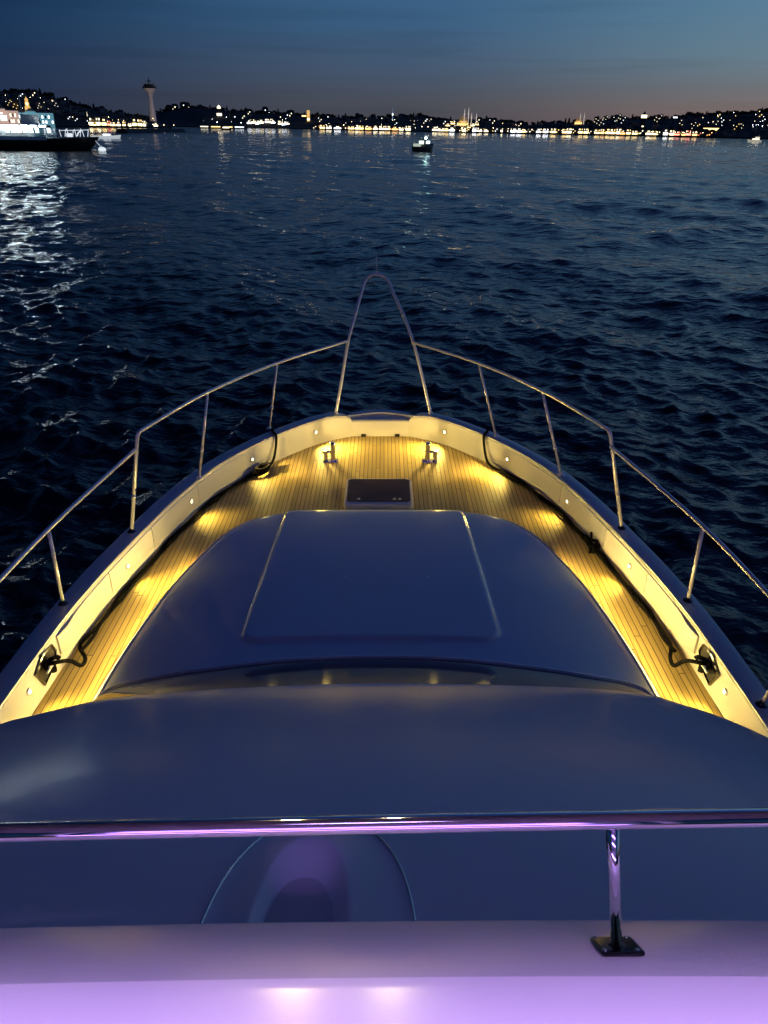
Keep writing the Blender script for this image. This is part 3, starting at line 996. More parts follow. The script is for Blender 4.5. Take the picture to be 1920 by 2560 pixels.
lamp('AREA', (0, .0, CZ + .94), (0, .07, CZ - 1.25), 43, (.62, .375, 1.0), (3.4, .06), spread=R(42.5))
lamp('SPOT', (-.42, 2.04, CZ + .95), (-.15, .60, CZ - 1.25), 27, (1, .74, .34), .034, cone=R(12), blend=.9)
lamp('SPOT', (.03, 2.04, CZ + .95), (.0, .60, CZ - 1.25), 17, (1, .80, .45), .017, cone=R(10), blend=.9)
lamp('SPOT', (-.2, -.1, CZ + .94), (-.187, 1.235, brow_z(1.235)), 52, (.55, .30, 1.0), .03, cone=R(4.8), blend=1.0)  # purple spot added to tint the blister hollow, no known lamp

# FAR_BEGIN
# ------------------------------------------------------------------ the far shore
ROT = (RX @ RZ).to_3x3()
KPX = 1598.0


def bearing(x, y=285):
    """compass direction of a sighting (x, y measured on the 1659 x 2212 photograph)"""
    d = ROT @ Vector(((x - 829.5) / KPX, (1106 - y) / KPX, -1.0))
    return math.atan2(d.x, d.y), math.atan2(d.z, math.hypot(d.x, d.y))


def spot(x, y, dist):
    a, e = bearing(x, y)
    return Vector((dist * math.sin(a), dist * math.cos(a), CAM.z + dist * math.tan(e)))


def lerp(tab, x):
    if x <= tab[0][0]: return tab[0][1]
    for (a, b), (c, d) in zip(tab[:-1], tab[1:]):
        if x <= c: return b + (d - b) * (x - a) / (c - a)
    return tab[-1][1]


HILLS = {
    'A': dict(x0=-420, x1=372, shore=[(-420, 1000), (0, 1080), (250, 1200), (372, 1330)], depth=420,
              ridge=[(-420, 180), (-200, 186), (0, 198), (60, 197), (110, 203), (160, 222), (200, 232), (250, 243), (300, 251), (340, 260), (360, 268), (372, 275)]),
    'B': dict(x0=300, x1=1190, shore=[(300, 2500), (480, 2350), (700, 1950), (860, 1650), (1190, 1560)], depth=520,
              ridge=[(300, 262), (338, 246), (350, 240), (400, 232), (430, 229), (470, 234), (500, 238), (530, 238), (570, 243), (602, 243), (640, 247), (677, 250), (727, 251), (770, 254), (815, 254), (867, 251), (912, 249), (942, 257),
                     (975, 257), (1010, 255), (1054, 260), (1104, 265), (1142, 270), (1190, 284)]),
    'C': dict(x0=1090, x1=2100, shore=[(1090, 1540), (1300, 1460), (1560, 1330), (2100, 1000)], depth=380,
              ridge=[(1090, 281), (1110, 272), (1142, 268), (1180, 265), (1229, 264), (1269, 264), (1331, 260), (1369, 255), (1431, 255), (1481, 249), (1506, 248), (1544, 244), (1594, 243), (1656, 238), (1800, 228), (2100, 220)]),
}
FLAT = 46.0


def strip_for(x):
    return 'A' if x < 345 else ('B' if x < 1140 else 'C')


def ridge_z(h, x):
    D = lerp(h['shore'], x) + FLAT + h['depth']
    return spot(x, lerp(h['ridge'], x) + 1.5, D).z


def ground_z(h, x, r):
    """height of the land at r metres behind the shoreline"""
    if r < 0: return -3
    if r < FLAT: return 2.2
    s = min((r - FLAT) / h['depth'], 1)
    return 2.2 + (ridge_z(h, x) - 2.2) * (.55 * s + .45 * s * s * (3 - 2 * s))


HILLMAT = vary(mat("dark_hillside", (.030, .034, .028), .95), .012, .55)
for key, h in HILLS.items():
    rows = []
    for x in np.arange(h['x0'], h['x1'] + 1, 6):
        D = lerp(h['shore'], x)
        a, _ = bearing(x)
        row = []
        for r in [-1, 0, 6, FLAT] + list(FLAT + h['depth'] * np.array([.15, .3, .45, .6, .75, .88, 1.0])) + [FLAT + h['depth'] * 1.6, FLAT + h['depth'] * 2.4]:
            z = ground_z(h, x, r) if r >= 0 else -3
            if r > FLAT + h['depth']: z *= (.8 if r < FLAT + h['depth'] * 2 else .3)
            elif FLAT < r < FLAT + h['depth']:
                z += 2.2 * noise.noise(Vector((x * .03, r * .012, 3)))
            row.append(((D + r) * math.sin(a), (D + r) * math.cos(a), z))
        rows.append(row)
    tag(MB().grid(rows).build("hills", HILLMAT, None, smooth=True, auto=45), kind="structure")


def on_hill(x, y, strip=None):
    """where the sight line (x, y) meets the land"""
    h = HILLS[strip or strip_for(x)]
    D = lerp(h['shore'], x)
    for r in np.arange(4, FLAT + h['depth'], 6.0):
        p = spot(x, y, D + r)
        if ground_z(h, x, r) >= p.z:
            return Vector((p.x, p.y, ground_z(h, x, r)))
    p = spot(x, y, D + FLAT + h['depth']); p.z = ridge_z(h, x)
    return p


def face(p):                      # turn a thing so its front (-y) looks at the water in front of it
    return -math.atan2(p.x, p.y)


# lit materials: lamps, lit windows and floodlit facades
def glow(name, col, s): return mat(name, col, .6, emit=col, estr=s)


LIT = {'yellow': glow("yellow_lit_window", (1, .70, .26), 3.0), 'cream': glow("cream_lit_window", (1, .86, .58), 3.0), 'white': glow("white_lit_window", (.92, .96, 1), 3.0),
       'orange': glow("orange_lit_window", (1, .47, .14), 3.0), 'red': glow("red_lit_window", (1, .25, .16), 2.6), 'cyan': glow("cyan_lit_facade", (.30, .78, 1), 1.6)}
FRONT = {k: glow(k + '_shopfront', c, v) for k, c, v in (('yellow', (1, .70, .26), 5.5), ('cream', (1, .82, .50), 6.5), ('white', (.95, .96, 1), 6.5), ('orange', (1, .52, .16), 4.5), ('red', (1, .27, .17), 3.6))}
HEADM = {k: glow(k + "_lamp_head", c, s) for k, c, s in (('yellow', (1, .66, .24), 24), ('white', (.95, .97, 1), 22), ('cream', (1, .80, .5), 24))}
WALLS = [vary(mat("grey_render", (.16, .15, .14), .8), .3, .2), vary(mat("brown_render", (.20, .15, .11), .8), .3, .2), vary(mat("pale_render", (.32, .30, .27), .8), .3, .2)]
ROOFM = vary(mat("dark_roof_tiles", (.09, .05, .035), .85), .5, .3)
POLEM = mat("lamp_pole_grey", (.08, .08, .085), .6)


def pane(b, x, z, w, h, d, m, name="window"):
    """a lit window of the front wall: a shallow framed box standing 6 cm proud"""
    return MB().box((x, -d / 2 - .04, z), (w, .12, h)).build(name, m, b)


def waterfront(colour, i):
    b = thing("waterfront_building", "x", "building")
    w, d, hh = 12, 10, 7.4
    MB().box((0, 0, hh / 2 - .6), (w, d, hh + 1.2)).box((0, 0, hh + .3), (w + .5, d + .5, .5)).build("wall", WALLS[i % 3], b)
    pane(b, 0, 1.9, w * .9, 2.5, d, FRONT[colour], "shopfront")
    MB().add([(-w * .48, -d / 2 - .1, 3.7), (w * .48, -d / 2 - .1, 3.7), (w * .48, -d / 2 - 2.2, 3.2), (-w * .48, -d / 2 - 2.2, 3.2), (-w * .48, -d / 2 - 2.2, 3.0), (w * .48, -d / 2 - 2.2, 3.0)],
             [(0, 1, 2, 3), (3, 2, 5, 4)]).build("awning", WALLS[(i + 1) % 3], b)
    for k, x in enumerate((-4, -1.4, 1.4, 4)):
        if (k + i) % 3 != 0: pane(b, x, 5.5, 1.5, 1.7, d, LIT[colour if k % 2 else 'cream'])
    return b


def house(colour, i):
    b = thing("house", "x", "house")
    w, d, hh = 11, 9, 6.5
    MB().box((0, 0, hh / 2 - 2), (w, d, hh + 4)).build("wall", WALLS[i % 3], b)
    z0, z1, e = hh, hh + 3.0, .5
    MB().add([(-w / 2 - e, -d / 2 - e, z0), (w / 2 + e, -d / 2 - e, z0), (w / 2 + e, d / 2 + e, z0), (-w / 2 - e, d / 2 + e, z0), (-w / 2 + 2.2, 0, z1), (w / 2 - 2.2, 0, z1)],
             [(0, 1, 5, 4), (1, 2, 5), (2, 3, 4, 5), (3, 0, 4), (3, 2, 1, 0)]).build("roof", ROOFM, b)
    for k, (x, z) in enumerate(((-3.4, 1.6), (0, 1.6), (3.4, 1.6), (-3.4, 4.6), (0, 4.6), (3.4, 4.6))):
        if (k * 5 + i * 2) % 4 == 0: pane(b, x, z, 1.4, 1.5, d, LIT[colour])
    return b


def block(colour, i):
    b = thing("apartment_block", "x", "apartment block")
    w, d, hh = 15, 12, 15
    MB().box((0, 0, hh / 2 - 3), (w, d, hh + 6)).box((0, 0, hh + .25), (w + .4, d + .4, .5)).box((3, 1, hh + 1.5), (4, 3, 2.2)).build("wall", WALLS[(i + 2) % 3], b)
    for k in range(20):
        x = -5.6 + (k % 4) * 3.7; z = 1.8 + (k // 4) * 2.95
        if (k * 7 + i * 3 + (k // 4)) % 5 == 0: pane(b, x, z, 1.4, 1.3, d, LIT[colour if k % 3 else 'cream'])
    return b


protos = {}
used = set()


def place(kind, colour, i, loc, label, group, scale, dz=0.0):
    key = (kind, colour, i % 3)
    if key not in protos:
        protos[key] = {'w': waterfront, 'h': house, 'b': block}[kind](colour, i % 3)
    src = protos[key]
    rz = face(loc) + random.uniform(-.18, .18)
    loc = Vector((loc.x, loc.y, loc.z + dz))
    if key not in used:
        used.add(key)
        src.location = loc; src.rotation_euler = (0, 0, rz); src.scale = scale
        tag(src, label, None, group)
        return src
    return copy_thing(src, label, group, loc, rz, scale)


def street_lamp(colour):
    t = thing("street_lamp", "x", "street lamp")
    MB().tube([(0, 0, 0), (0, 0, 6.4), (0, -.9, 6.9)], [.12, .08, .07], 8).build("pole", POLEM, t)
    MB().lathe((0, -1.1, 6.75), [(.05, -.32), (.30, -.26), (.42, 0), (.30, .26), (.05, .32)], 10).build("lamp_head", HEADM[colour], t)
    return t


lamp_src = {}


def put_lamp(colour, p, label, group, s=1.0):
    if colour not in lamp_src:
        lamp_src[colour] = street_lamp(colour)
        o = lamp_src[colour]
        o.location = p; o.scale = (s, s, s); tag(o, label, None, group)
        return o
    return copy_thing(lamp_src[colour], label, group, p, face(p), (s * random.uniform(.55, 1.15),) * 3)


# --- the waterfront: one building after another, named by the stretch of quay it stands on
STRETCH = [
    # x0, x1, colours, label, density step, height scale
    (682, 780, ('cream', 'yellow', 'cream', 'white'), "lit waterfront building on the gappy quay left of the antenna mast", 15, .85),
    (780, 885, ('orange', 'cream', 'cream', 'yellow'), "orange and cream lit quayside building below the antenna mast", 13, .85),
    (940, 1090, ('cream', 'yellow', 'white', 'cream'), "cream lit quayside building in the bright row below the big floodlit mosque", 12, .78),
    (1092, 1205, ('cream', 'white', 'white', 'yellow'), "pale lit quayside building between the two floodlit mosques", 14, .85),
    (1207, 1300, ('yellow', 'yellow', 'cream', 'yellow'), "yellow lit quayside building below the small two minaret mosque", 11, .95),
    (1302, 1380, ('orange', 'yellow', 'yellow', 'cream'), "amber lit quayside building just left of the round watchtower", 11, 1.05),
    (1400, 1462, ('yellow', 'cream', 'white', 'cream'), "cream lit quayside building just right of the round watchtower", 12, 1.0),
    (1464, 1530, ('red', 'orange', 'red', 'orange'), "red lit quayside building near the right end of the bright waterfront", 11, 1.0),
]
n = 0
for x0, x1, cols, label, step, hs in STRETCH:
    x = x0
    while x < x1:
        h = HILLS[strip_for(x)]
        D = lerp(h['shore'], x)
        a, _ = bearing(x)
        r = random.uniform(9, 15)
        p = Vector(((D + r) * math.sin(a), (D + r) * math.cos(a), 2.2))
        k = D / 1500
        place('w' if random.random() > .24 else 'h', cols[n % 4], n, p, label, label.replace(' building', ' buildings'), (random.uniform(.75, 1.1) * step / 14 * k, 1, random.uniform(.8, 1.35) * hs * k))
        n += 1
        x += step * random.uniform(.85, 1.25)
# a second row behind, dimmer and higher up
for x0, x1, cols, label, step, yoff in (
        (690, 880, ('cream', 'yellow', 'orange'), "dim lit house on the low slope behind the middle quay", 22, 0),
        (1125, 1290, ('cream', 'white', 'yellow'), "dim lit house on the slope between the two floodlit mosques", 18, 0),
        (1300, 1540, ('orange', 'yellow', 'cream'), "dim lit house crowded behind the right hand quay", 15, 0)):
    x = x0
    while x < x1:
        h = HILLS[strip_for(x)]
        D = lerp(h['shore'], x); a, _ = bearing(x)
        r = random.uniform(34, 80)
        p = Vector(((D + r) * math.sin(a), (D + r) * math.cos(a), ground_z(h, x, r)))
        place('h', cols[n % 3], n, p, label, label.replace(' house', ' houses'), (random.uniform(.8, 1.15), 1, random.uniform(.9, 1.3)))
        n += 1
        x += step * random.uniform(.7, 1.3)


# --- houses and blocks scattered on the hillsides, at the lights one sees there
def scatter(pts, kind, cols, label, group, s=1.0, strip=None):
    global n
    for x, y in pts:
        p = on_hill(x, y, strip)
        k = math.hypot(p.x, p.y) / 1500
        place(kind, cols[n % len(cols)], n, p, label, group, (s * k * random.uniform(.7, 1.0), 1, s * k * random.uniform(.8, 1.1)), -1.0)
        n += 1


scatter([(38, 207), (48, 208), (76, 207), (104, 220), (113, 222), (142, 219)], 'h', ('white', 'cream'), "white lit house near the crest of the left hill", "houses on the crest of the left hill")
scatter([(17, 227), (27, 227), (84, 234), (92, 233), (34, 235), (120, 232)], 'b', ('cream', 'yellow'), "block with warm windows half way down the left hill", "blocks on the left hill", .62)
scatter([(140, 254), (150, 257), (158, 258), (184, 262), (190, 256), (168, 262)], 'h', ('white', 'cream'), "white lit house low on the left hill above the ship's bow", "houses low on the left hill")
scatter([(365, 236), (378, 236), (397, 228), (404, 230)], 'h', ('cream', 'white'), "lit house on the crest just right of the tall control tower", "houses on the crest right of the tower", 1.2)
scatter([(540, 247), (573, 243), (602, 254), (625, 250), (630, 252), (503, 254), (528, 256)], 'h', ('white', 'cream'), "white lit house on the dark wooded hill in the middle distance", "houses on the dark middle hill", 1.1)
scatter([(538, 267), (545, 266), (555, 268), (565, 266), (577, 265), (584, 265), (590, 266), (606, 269), (614, 270), (620, 269)], 'w', ('white', 'cream'), "white lit low building strung along the foot of the dark wooded hill", "buildings at the foot of the dark hill", .9)
scatter([(685, 257), (694, 263), (709, 258), (772, 251), (780, 257), (805, 257), (742, 267), (825, 260)], 'h', ('white', 'cream'), "lit house on the hill left of the antenna mast", "houses on the hill left of the antenna mast")
scatter([(877, 260), (892, 263), (922, 262), (932, 262), (947, 265), (894, 274), (856, 270), (834, 269), (962, 268)], 'h', ('white', 'cream'), "lit house on the hill between the antenna mast and the big mosque", "houses between antenna mast and big mosque")
scatter([(1035, 264), (1048, 267), (1058, 264), (1068, 267), (1083, 267), (1102, 271), (1125, 273), (1135, 276)], 'h', ('cream', 'yellow', 'white'), "lit house trailing down the slope right of the big floodlit mosque", "houses right of the big mosque")
scatter([(1288, 267), (1300, 271), (1307, 264), (1326, 261), (1336, 261), (1345, 266), (1417, 263), (1425, 262)], 'b', ('white', 'cream'), "apartment block on the skyline around the round watchtower", "blocks on the skyline by the watchtower", .75)
scatter([(1515, 255), (1512, 272), (1530, 270), (1537, 264), (1554, 253), (1563, 264), (1573, 261), (1587, 255), (1602, 268), (1626, 263), (1640, 245), (1651, 262), (1655, 272), (1645, 252)], 'h', ('white', 'cream', 'yellow'),
        "lit house scattered up the dark right hand hill", "houses on the dark right hill", .85)
scatter([(1470, 273), (1497, 278), (1522, 278), (1546, 276), (1590, 279), (1600, 277)], 'b', ('cream', 'yellow'), "lit block at the foot of the right hand hill", "blocks at the foot of the right hill", .7)

for (xa, xb, strip, cnt, lab, grp) in ((-20, 300, 'A', 46, "unlit pale house among the dark buildings of the left hill", "unlit houses on the left hill"),
                                       (690, 1130, 'B', 44, "unlit pale house on the built up ridge behind the middle quay", "unlit houses behind the middle quay"),
                                       (1150, 1500, 'C', 40, "unlit pale house on the slope behind the right hand quay", "unlit houses behind the right quay"),
                                       (1500, 1660, 'C', 30, "unlit pale house on the dark right hand hill", "unlit houses on the right hill")):
    h = HILLS[strip]
    if ('h', 'dark', 2) not in protos:
        b0 = thing("house", "x", "house")
        MB().box((0, 0, 1.2), (11, 9, 10.5)).build("wall", vary(mat("pale_night_render", (.40, .36, .33), .85), .3, .3), b0)
        MB().add([(-6, -5, 6.5), (6, -5, 6.5), (6, 5, 6.5), (-6, 5, 6.5), (-3.3, 0, 9.3), (3.3, 0, 9.3)], [(0, 1, 5, 4), (1, 2, 5), (2, 3, 4, 5), (3, 0, 4), (3, 2, 1, 0)]).build("roof", ROOFM, b0)
        for k_, (wx, wz) in enumerate(((-3.3, 1.2), (0, 1.2), (3.3, 1.2), (-3.3, 4.2), (3.3, 4.2))): MB().box((wx, -4.52, wz), (1.5, .1, 1.6)).build("window", GLASS, b0)
        protos[('h', 'dark', 2)] = b0
    for k in range(cnt):
        x = xa + (xb - xa) * (k + random.random()) / cnt
        if any(abs(x - q) < w_ for q, w_ in ((1003, 34), (1251, 22), (1387, 14), (1457, 14), (62, 16), (664, 16), (848, 10), (1530, 22))): continue
        r = FLAT + h['depth'] * random.uniform(.05, .78); D = lerp(h['shore'], x) + r; a, _ = bearing(x)
        p = Vector((D * math.sin(a), D * math.cos(a), ground_z(h, x, r) - .5))
        k_ = D / 1500 * random.uniform(.55, .95)
        place('h', 'dark', 2, p, lab, grp, (k_ * random.uniform(.8, 1.6), k_, k_ * random.uniform(.8, 1.5)))

# --- street lamps: quays and hill roads
for pts, col, label, group, s in (
        ([(x + random.uniform(-4, 4), 287 + (x - 940) * .017) for x in range(690, 1540, 17)], 'cream', "small street lamp on the long bright quay of the far shore", "street lamps on the far quay", .85),
        ([(1520 + random.uniform(0, 140), 246 + random.uniform(0, 38)) for _ in range(20)], 'white', "tiny white street lamp on the dark right hand hill", "street lamps on the right hill", .75),
        ([(10 + random.uniform(0, 150), 212 + random.uniform(0, 36)) for _ in range(14)], 'cream', "street lamp on the left hill above the lit palace", "street lamps on the left hill", .75),
        ([(205 + i * 8.2 + random.uniform(-3, 3), 268 + random.uniform(-6, 4)) for i in range(17)], 'yellow', "yellow street lamp on the promenade left of the control tower", "street lamps left of the control tower", 1.0),
        ([(430 + random.uniform(0, 200), 244 + random.uniform(0, 26)) for _ in range(9)], 'white', "tiny lamp among the trees of the dark middle hill", "lamps on the dark middle hill", .8),
        ([(705 + random.uniform(0, 440), 262 + random.uniform(0, 14)) for _ in range(22)], 'cream', "street lamp on the built up slope behind the far quay", "street lamps behind the far quay", .75)):
    for x, y in pts:
        st_ = strip_for(x)
        h = HILLS[st_]; D = lerp(h['shore'], x)
        if 'quay' in label and 'behind' not in label:
            a, _ = bearing(x); p = Vector(((D + 2.5) * math.sin(a), (D + 2.5) * math.cos(a), 2.2))
        else:
            p = on_hill(x, y)
        put_lamp(col, p, label, group, s * max(.85, D / 1500))

# --- promenade buildings between the ship's bow and the tower
for k, (x, c_) in enumerate(((198, 'cream'), (206, 'yellow'), (214, 'cream'), (226, 'yellow'), (236, 'red'), (246, 'yellow'), (258, 'cream'), (270, 'yellow'), (281, 'cream'), (292, 'yellow'), (303, 'yellow'), (314, 'cream'), (338, 'cream'))):
    h = HILLS['A']; D = lerp(h['shore'], x); a, _ = bearing(x)
    p = Vector(((D + 14) * math.sin(a), (D + 14) * math.cos(a), 2.2))
    place('w', c_, n, p, "warm lit building on the promenade between the ship's bow and the control tower", "promenade buildings left of the tower", (random.uniform(.35, .6), 1, random.uniform(.45, 1.5)))
    n += 1

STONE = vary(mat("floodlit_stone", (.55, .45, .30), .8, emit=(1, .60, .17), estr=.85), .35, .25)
PALESTONE = vary(mat("pale_stone", (.45, .42, .38), .8), .3, .2)
CONCRETE = vary(mat("pale_concrete", (.62, .57, .56), .8), .4, .12)
LEAD = mat("lead_dome", (.16, .16, .17), .6)
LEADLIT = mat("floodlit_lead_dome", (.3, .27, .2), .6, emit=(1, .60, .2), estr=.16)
DARKST = mat("dark_steel", (.03, .03, .035), .5)


def dome(r, n_=8):
    return [(r * math.cos(PI / 2 * k / n_) + .01, r * math.sin(PI / 2 * k / n_)) for k in range(n_ + 1)]


def minaret(t, x, y, H, r, m):
    mn = MB().lathe((x, y, -4), [(r * 1.5, 0), (r * 1.5, 10), (r, 12), (r, 4 + H * .62), (r * 1.8, 4 + H * .64), (r * 1.8, 4 + H * .67), (r * .85, 4 + H * .67), (r * .8, 4 + H * .82), (.05, 4 + H)], 10).build("minaret", m, t, smooth=True, auto=40)
    return mn


def mosque(name, label, p, R_, mins, m, ml):
    t = thing(name, label, "mosque", p, face(p))
    MB().box((0, 0, R_ * .4 - 3), (R_ * 3.0, R_ * 2.6, R_ * .8 + 6)).box((0, 0, R_ * .95), (R_ * 2.1, R_ * 2.1, R_ * .5)).build("prayer_hall", m, t)
    for k in range(5):
        pane(t, R_ * (-1.1 + .55 * k), R_ * .35, R_ * .22, R_ * .42, R_ * 2.6, LIT['yellow'])
    MB().lathe((0, 0, R_ * 1.2), [(R_, 0), (R_, R_ * .25)], 24).lathe((0, 0, R_ * 1.45), dome(R_ * .97), 24).build("dome", ml, t, smooth=True, auto=40)
    for s in (-1, 1):
        MB().lathe((s * R_ * .95, -R_ * .75, R_ * .78), dome(R_ * .42), 16).build("half_dome", ml, t, smooth=True, auto=40)
        MB().lathe((s * R_ * 1.15, R_ * .3, R_ * .78), dome(R_ * .34), 16).build("half_dome", ml, t, smooth=True, auto=40)
    for x, y, H, mm in mins:
        minaret(t, x, y, H, R_ * .11, mm)
    return t


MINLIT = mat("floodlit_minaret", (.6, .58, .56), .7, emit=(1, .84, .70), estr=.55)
p = on_hill(1000, 272)
kk = math.hypot(p.x, p.y) / KPX * 1.0
mosque("great_mosque", "big floodlit golden mosque with four pale minarets on its hill above the bright quay", p, 8.2, [(2, -9, 35, MINLIT), (11, -9, 37, MINLIT), (18, 9, 27, MINLIT), (29, 9, 26, MINLIT)], STONE, LEADLIT)
p2 = on_hill(1249, 268)
mosque("small_mosque", "small golden floodlit mosque with two minarets above the yellow quay", p2, 5.2, [(3, -4, 22, MINLIT), (11, -4, 22, MINLIT)], STONE, LEADLIT)
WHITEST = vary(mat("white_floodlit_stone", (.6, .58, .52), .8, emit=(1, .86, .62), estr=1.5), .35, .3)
h = HILLS['A']; D = lerp(h['shore'], 202) + 30; a, _ = bearing(202)
mosque("shore_mosque", "little white floodlit mosque on the shore just right of the ship's bow", Vector((D * math.sin(a), D * math.cos(a), 2.2)), 3.6, [(-5, -4, 17, WHITEST)], WHITEST, LEADLIT)
# terraces of lit stone below the great mosque
scatter([(978, 268), (985, 276), (1000, 279), (1012, 277), (1020, 272), (968, 272), (1030, 270), (992, 270)], 'w', ('yellow', 'yellow', 'cream'), "golden lit terrace building packed round the foot of the big mosque", "terraces below the big mosque", .8)

# the tall traffic control tower
p = on_hill(331, 262, 'A')
HT = (spot(323, 181, math.hypot(p.x, p.y)).z - p.z)
t = thing("control_tower", "tall pale concrete control tower with flared top on the left shore", "tower", p, face(p))
MB().lathe((0, 0, -4), [(7.2, 0), (6.4, 6), (4.7, HT * .45), (4.3, HT * .72), (4.9, HT * .80), (7.5, HT * .87), (13.0, HT * .93), (13.2, HT * .945)], 20).build("shaft", CONCRETE, t, smooth=True, auto=50)
MB().lathe((0, 0, HT * .945 - 4), [(12.4, 0), (12.6, 3.4), (10, 3.6), (9.6, 6.2), (7.2, 6.6)], 20).build("control_cab", mat("cab_glass", (.03, .035, .045), .2), t, smooth=True, auto=30)
MB().lathe((0, 0, HT * .945 + 2.6), [(11.4, 0), (11.4, .7), (8.5, 1.4)], 20).build("cab_roof", CONCRETE, t, smooth=True, auto=30)
MB().tube([(0, 0, HT * .945 + 3.5), (0, 0, HT * .945 + 15)], [.9, .3], 8).box((0, 0, HT * .945 + 8), (7.5, 1.2, 1.3)).build("radar_mast", DARKST, t)
fl_ = bpy.data.lights.new("tower_floodlight", 'SPOT'); fl_.energy = 5.0e4; fl_.color = (1, .82, .76); fl_.spot_size = R(50); fl_.shadow_soft_size = 1.0
lo = bpy.data.objects.new("tower_floodlight", fl_); COL.objects.link(lo); lo.parent = t; lo.location = (10, -75, 2)
lo.rotation_euler = (Vector((0, 0, HT * .55)) - Vector((10, -75, 2))).to_track_quat('-Z', 'Y').to_euler()

# palace on the left shore behind the passing ship
for (x, name, lab, colm, w_, hh_, cols_) in ((73, "palace", "long palace with pale blue floodlit facade behind the passing ship", 'cyan', 52, 13.5, 'white'), (12, "waterside_hotel", "pink white floodlit waterside hotel at the left edge behind the ship", 'cream', 36, 15, 'cream')):
    h = HILLS['A']; D = lerp(h['shore'], x) + 26; a, _ = bearing(x)
    p = Vector((D * math.sin(a), D * math.cos(a), 2.2))
    t = thing(name, lab, "palace" if name == "palace" else "hotel", p, face(p))
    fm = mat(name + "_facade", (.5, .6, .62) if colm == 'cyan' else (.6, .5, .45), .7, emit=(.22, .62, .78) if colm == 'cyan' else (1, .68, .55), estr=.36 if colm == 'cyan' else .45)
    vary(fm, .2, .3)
    MB().box((0, 0, hh_ / 2 - 1), (w_, 16, hh_ + 2)).box((0, -1, hh_ * .55 - 1), (w_ * .22, 18.5, hh_ * 1.15 + 2)).build("wall", fm, t)
    MB().box((0, 0, hh_ + .4), (w_ + 1.6, 17.4, .8)).build("cornice", PALESTONE, t)
    for i in range(14):
        for j in range(2):
            xx = -w_ * .46 + i * w_ * .92 / 13
            if abs(xx) < w_ * .12 or (i * 3 + j * 5) % 4 == 0: continue
            MB().box((xx, -8.06, hh_ * (.26 + .42 * j)), (w_ * .034, .2, hh_ * .22)).build("window", LIT[cols_] if (i + j) % 3 else DARKST, t)
    for i in range(8):
        MB().lathe((-w_ * .10 + i * w_ * .2 / 7, -10.8, 0), [(.55, -1), (.5, 1), (.45, hh_ * .9), (.7, hh_ * .95)], 8).build("column", fm, t)
    MB().add([(-w_ * .12, -10.6, hh_ * 1.13), (w_ * .12, -10.6, hh_ * 1.13), (0, -10.6, hh_ * 1.4), (-w_ * .12, 0, hh_ * 1.13), (w_ * .12, 0, hh_ * 1.13), (0, 0, hh_ * 1.4)], [(0, 1, 2), (3, 5, 4), (0, 2, 5, 3), (1, 4, 5, 2)]).build("pediment", PALESTONE, t)

# golden bell-shaped clock tower on the left hill
p = on_hill(61, 241)
t = thing("clock_tower", "slender golden floodlit clock tower rising on the left hill above the palace", "tower", p, face(p))
hh_ = spot(59, 208, math.hypot(p.x, p.y)).z - p.z
MB().box((0, 0, hh_ * .16 - 2), (7.5, 7.5, hh_ * .32 + 4)).box((0, 0, hh_ * .46), (5.4, 5.4, hh_ * .30)).box((0, 0, hh_ * .69), (4.2, 4.2, hh_ * .16)).build("shaft", STONE, t)
MB().lathe((0, 0, hh_ * .77), [(2.4, 0), (2.2, hh_ * .06), (1.0, hh_ * .12), (.05, hh_ * .23)], 10).build("spire", STONE, t, smooth=True, auto=40)
MB().lathe((0, -2.75, hh_ * .5), [(1.5, -.1), (1.5, .1)], 14, M=Matrix.Rotation(PI / 2, 4, 'X')).build("clock_face", LIT['cream'], t)

# bright hilltop monument tower in the middle, keep, round watchtower, antenna, gate
p = on_hill(474, 252)
t = thing("hilltop_tower", "white lit two tier tower on the wooded crest in the middle distance", "tower", p, face(p))
hh_ = spot(473, 227, math.hypot(p.x, p.y)).z - p.z
MB().box((0, 0, hh_ * .2 - 2), (18, 12, hh_ * .4 + 4)).build("base", PALESTONE, t)
pane(t, 0, hh_ * .18, 15, hh_ * .22, 12, LIT['cream'])
MB().box((0, 0, hh_ * .55), (8, 8, hh_ * .36)).build("wall", WALLS[1], t)
MB().lathe((0, 0, hh_ * .72), [(5.5, 0), (5.2, hh_ * .14), (3.4, hh_ * .2), (.1, hh_ * .3)], 12).build("lantern", LIT['cream'], t, smooth=True, auto=40)
p = on_hill(664, 262)
t = thing("stone_keep", "square floodlit stone keep standing out on the ridge left of centre", "tower", p, face(p))
hh_ = spot(664, 238, math.hypot(p.x, p.y)).z - p.z
MB().box((3, 0, hh_ * .5 - 2), (8, 8, hh_ + 4)).build("wall", STONE, t)
MB().box((-9, 0, hh_ * .33 - 2), (15, 9, hh_ * .62 + 4)).build("annex", WALLS[2], t)
pane(t, -9, hh_ * .48, 12, hh_ * .10, 9, LIT['yellow']); pane(t, 3, hh_ * .18, 6, hh_ * .16, 8, LIT['cream'])
p = on_hill(1387, 281)
t = thing("round_watchtower", "round stone watchtower with a glowing gallery above the right hand quay", "tower", p, face(p))
hh_ = spot(1386, 241, math.hypot(p.x, p.y)).z - p.z
MB().lathe((0, 0, -3), [(5.4, 0), (5.2, hh_ * .5), (5.0, hh_ * .72), (5.8, hh_ * .73), (5.8, hh_ * .76)], 18).build("shaft", WALLS[1], t, smooth=True, auto=40)
MB().lathe((0, 0, hh_ * .76 - 3), [(4.8, 0), (4.8, hh_ * .16), (5.4, hh_ * .165)], 18).build("gallery", LIT['cream'], t, smooth=True, auto=40)
MB().lathe((0, 0, hh_ * .925 - 3), [(5.6, 0), (2.4, hh_ * .09), (.1, hh_ * .22)], 18).build("cone_roof", LEAD, t, smooth=True, auto=40)
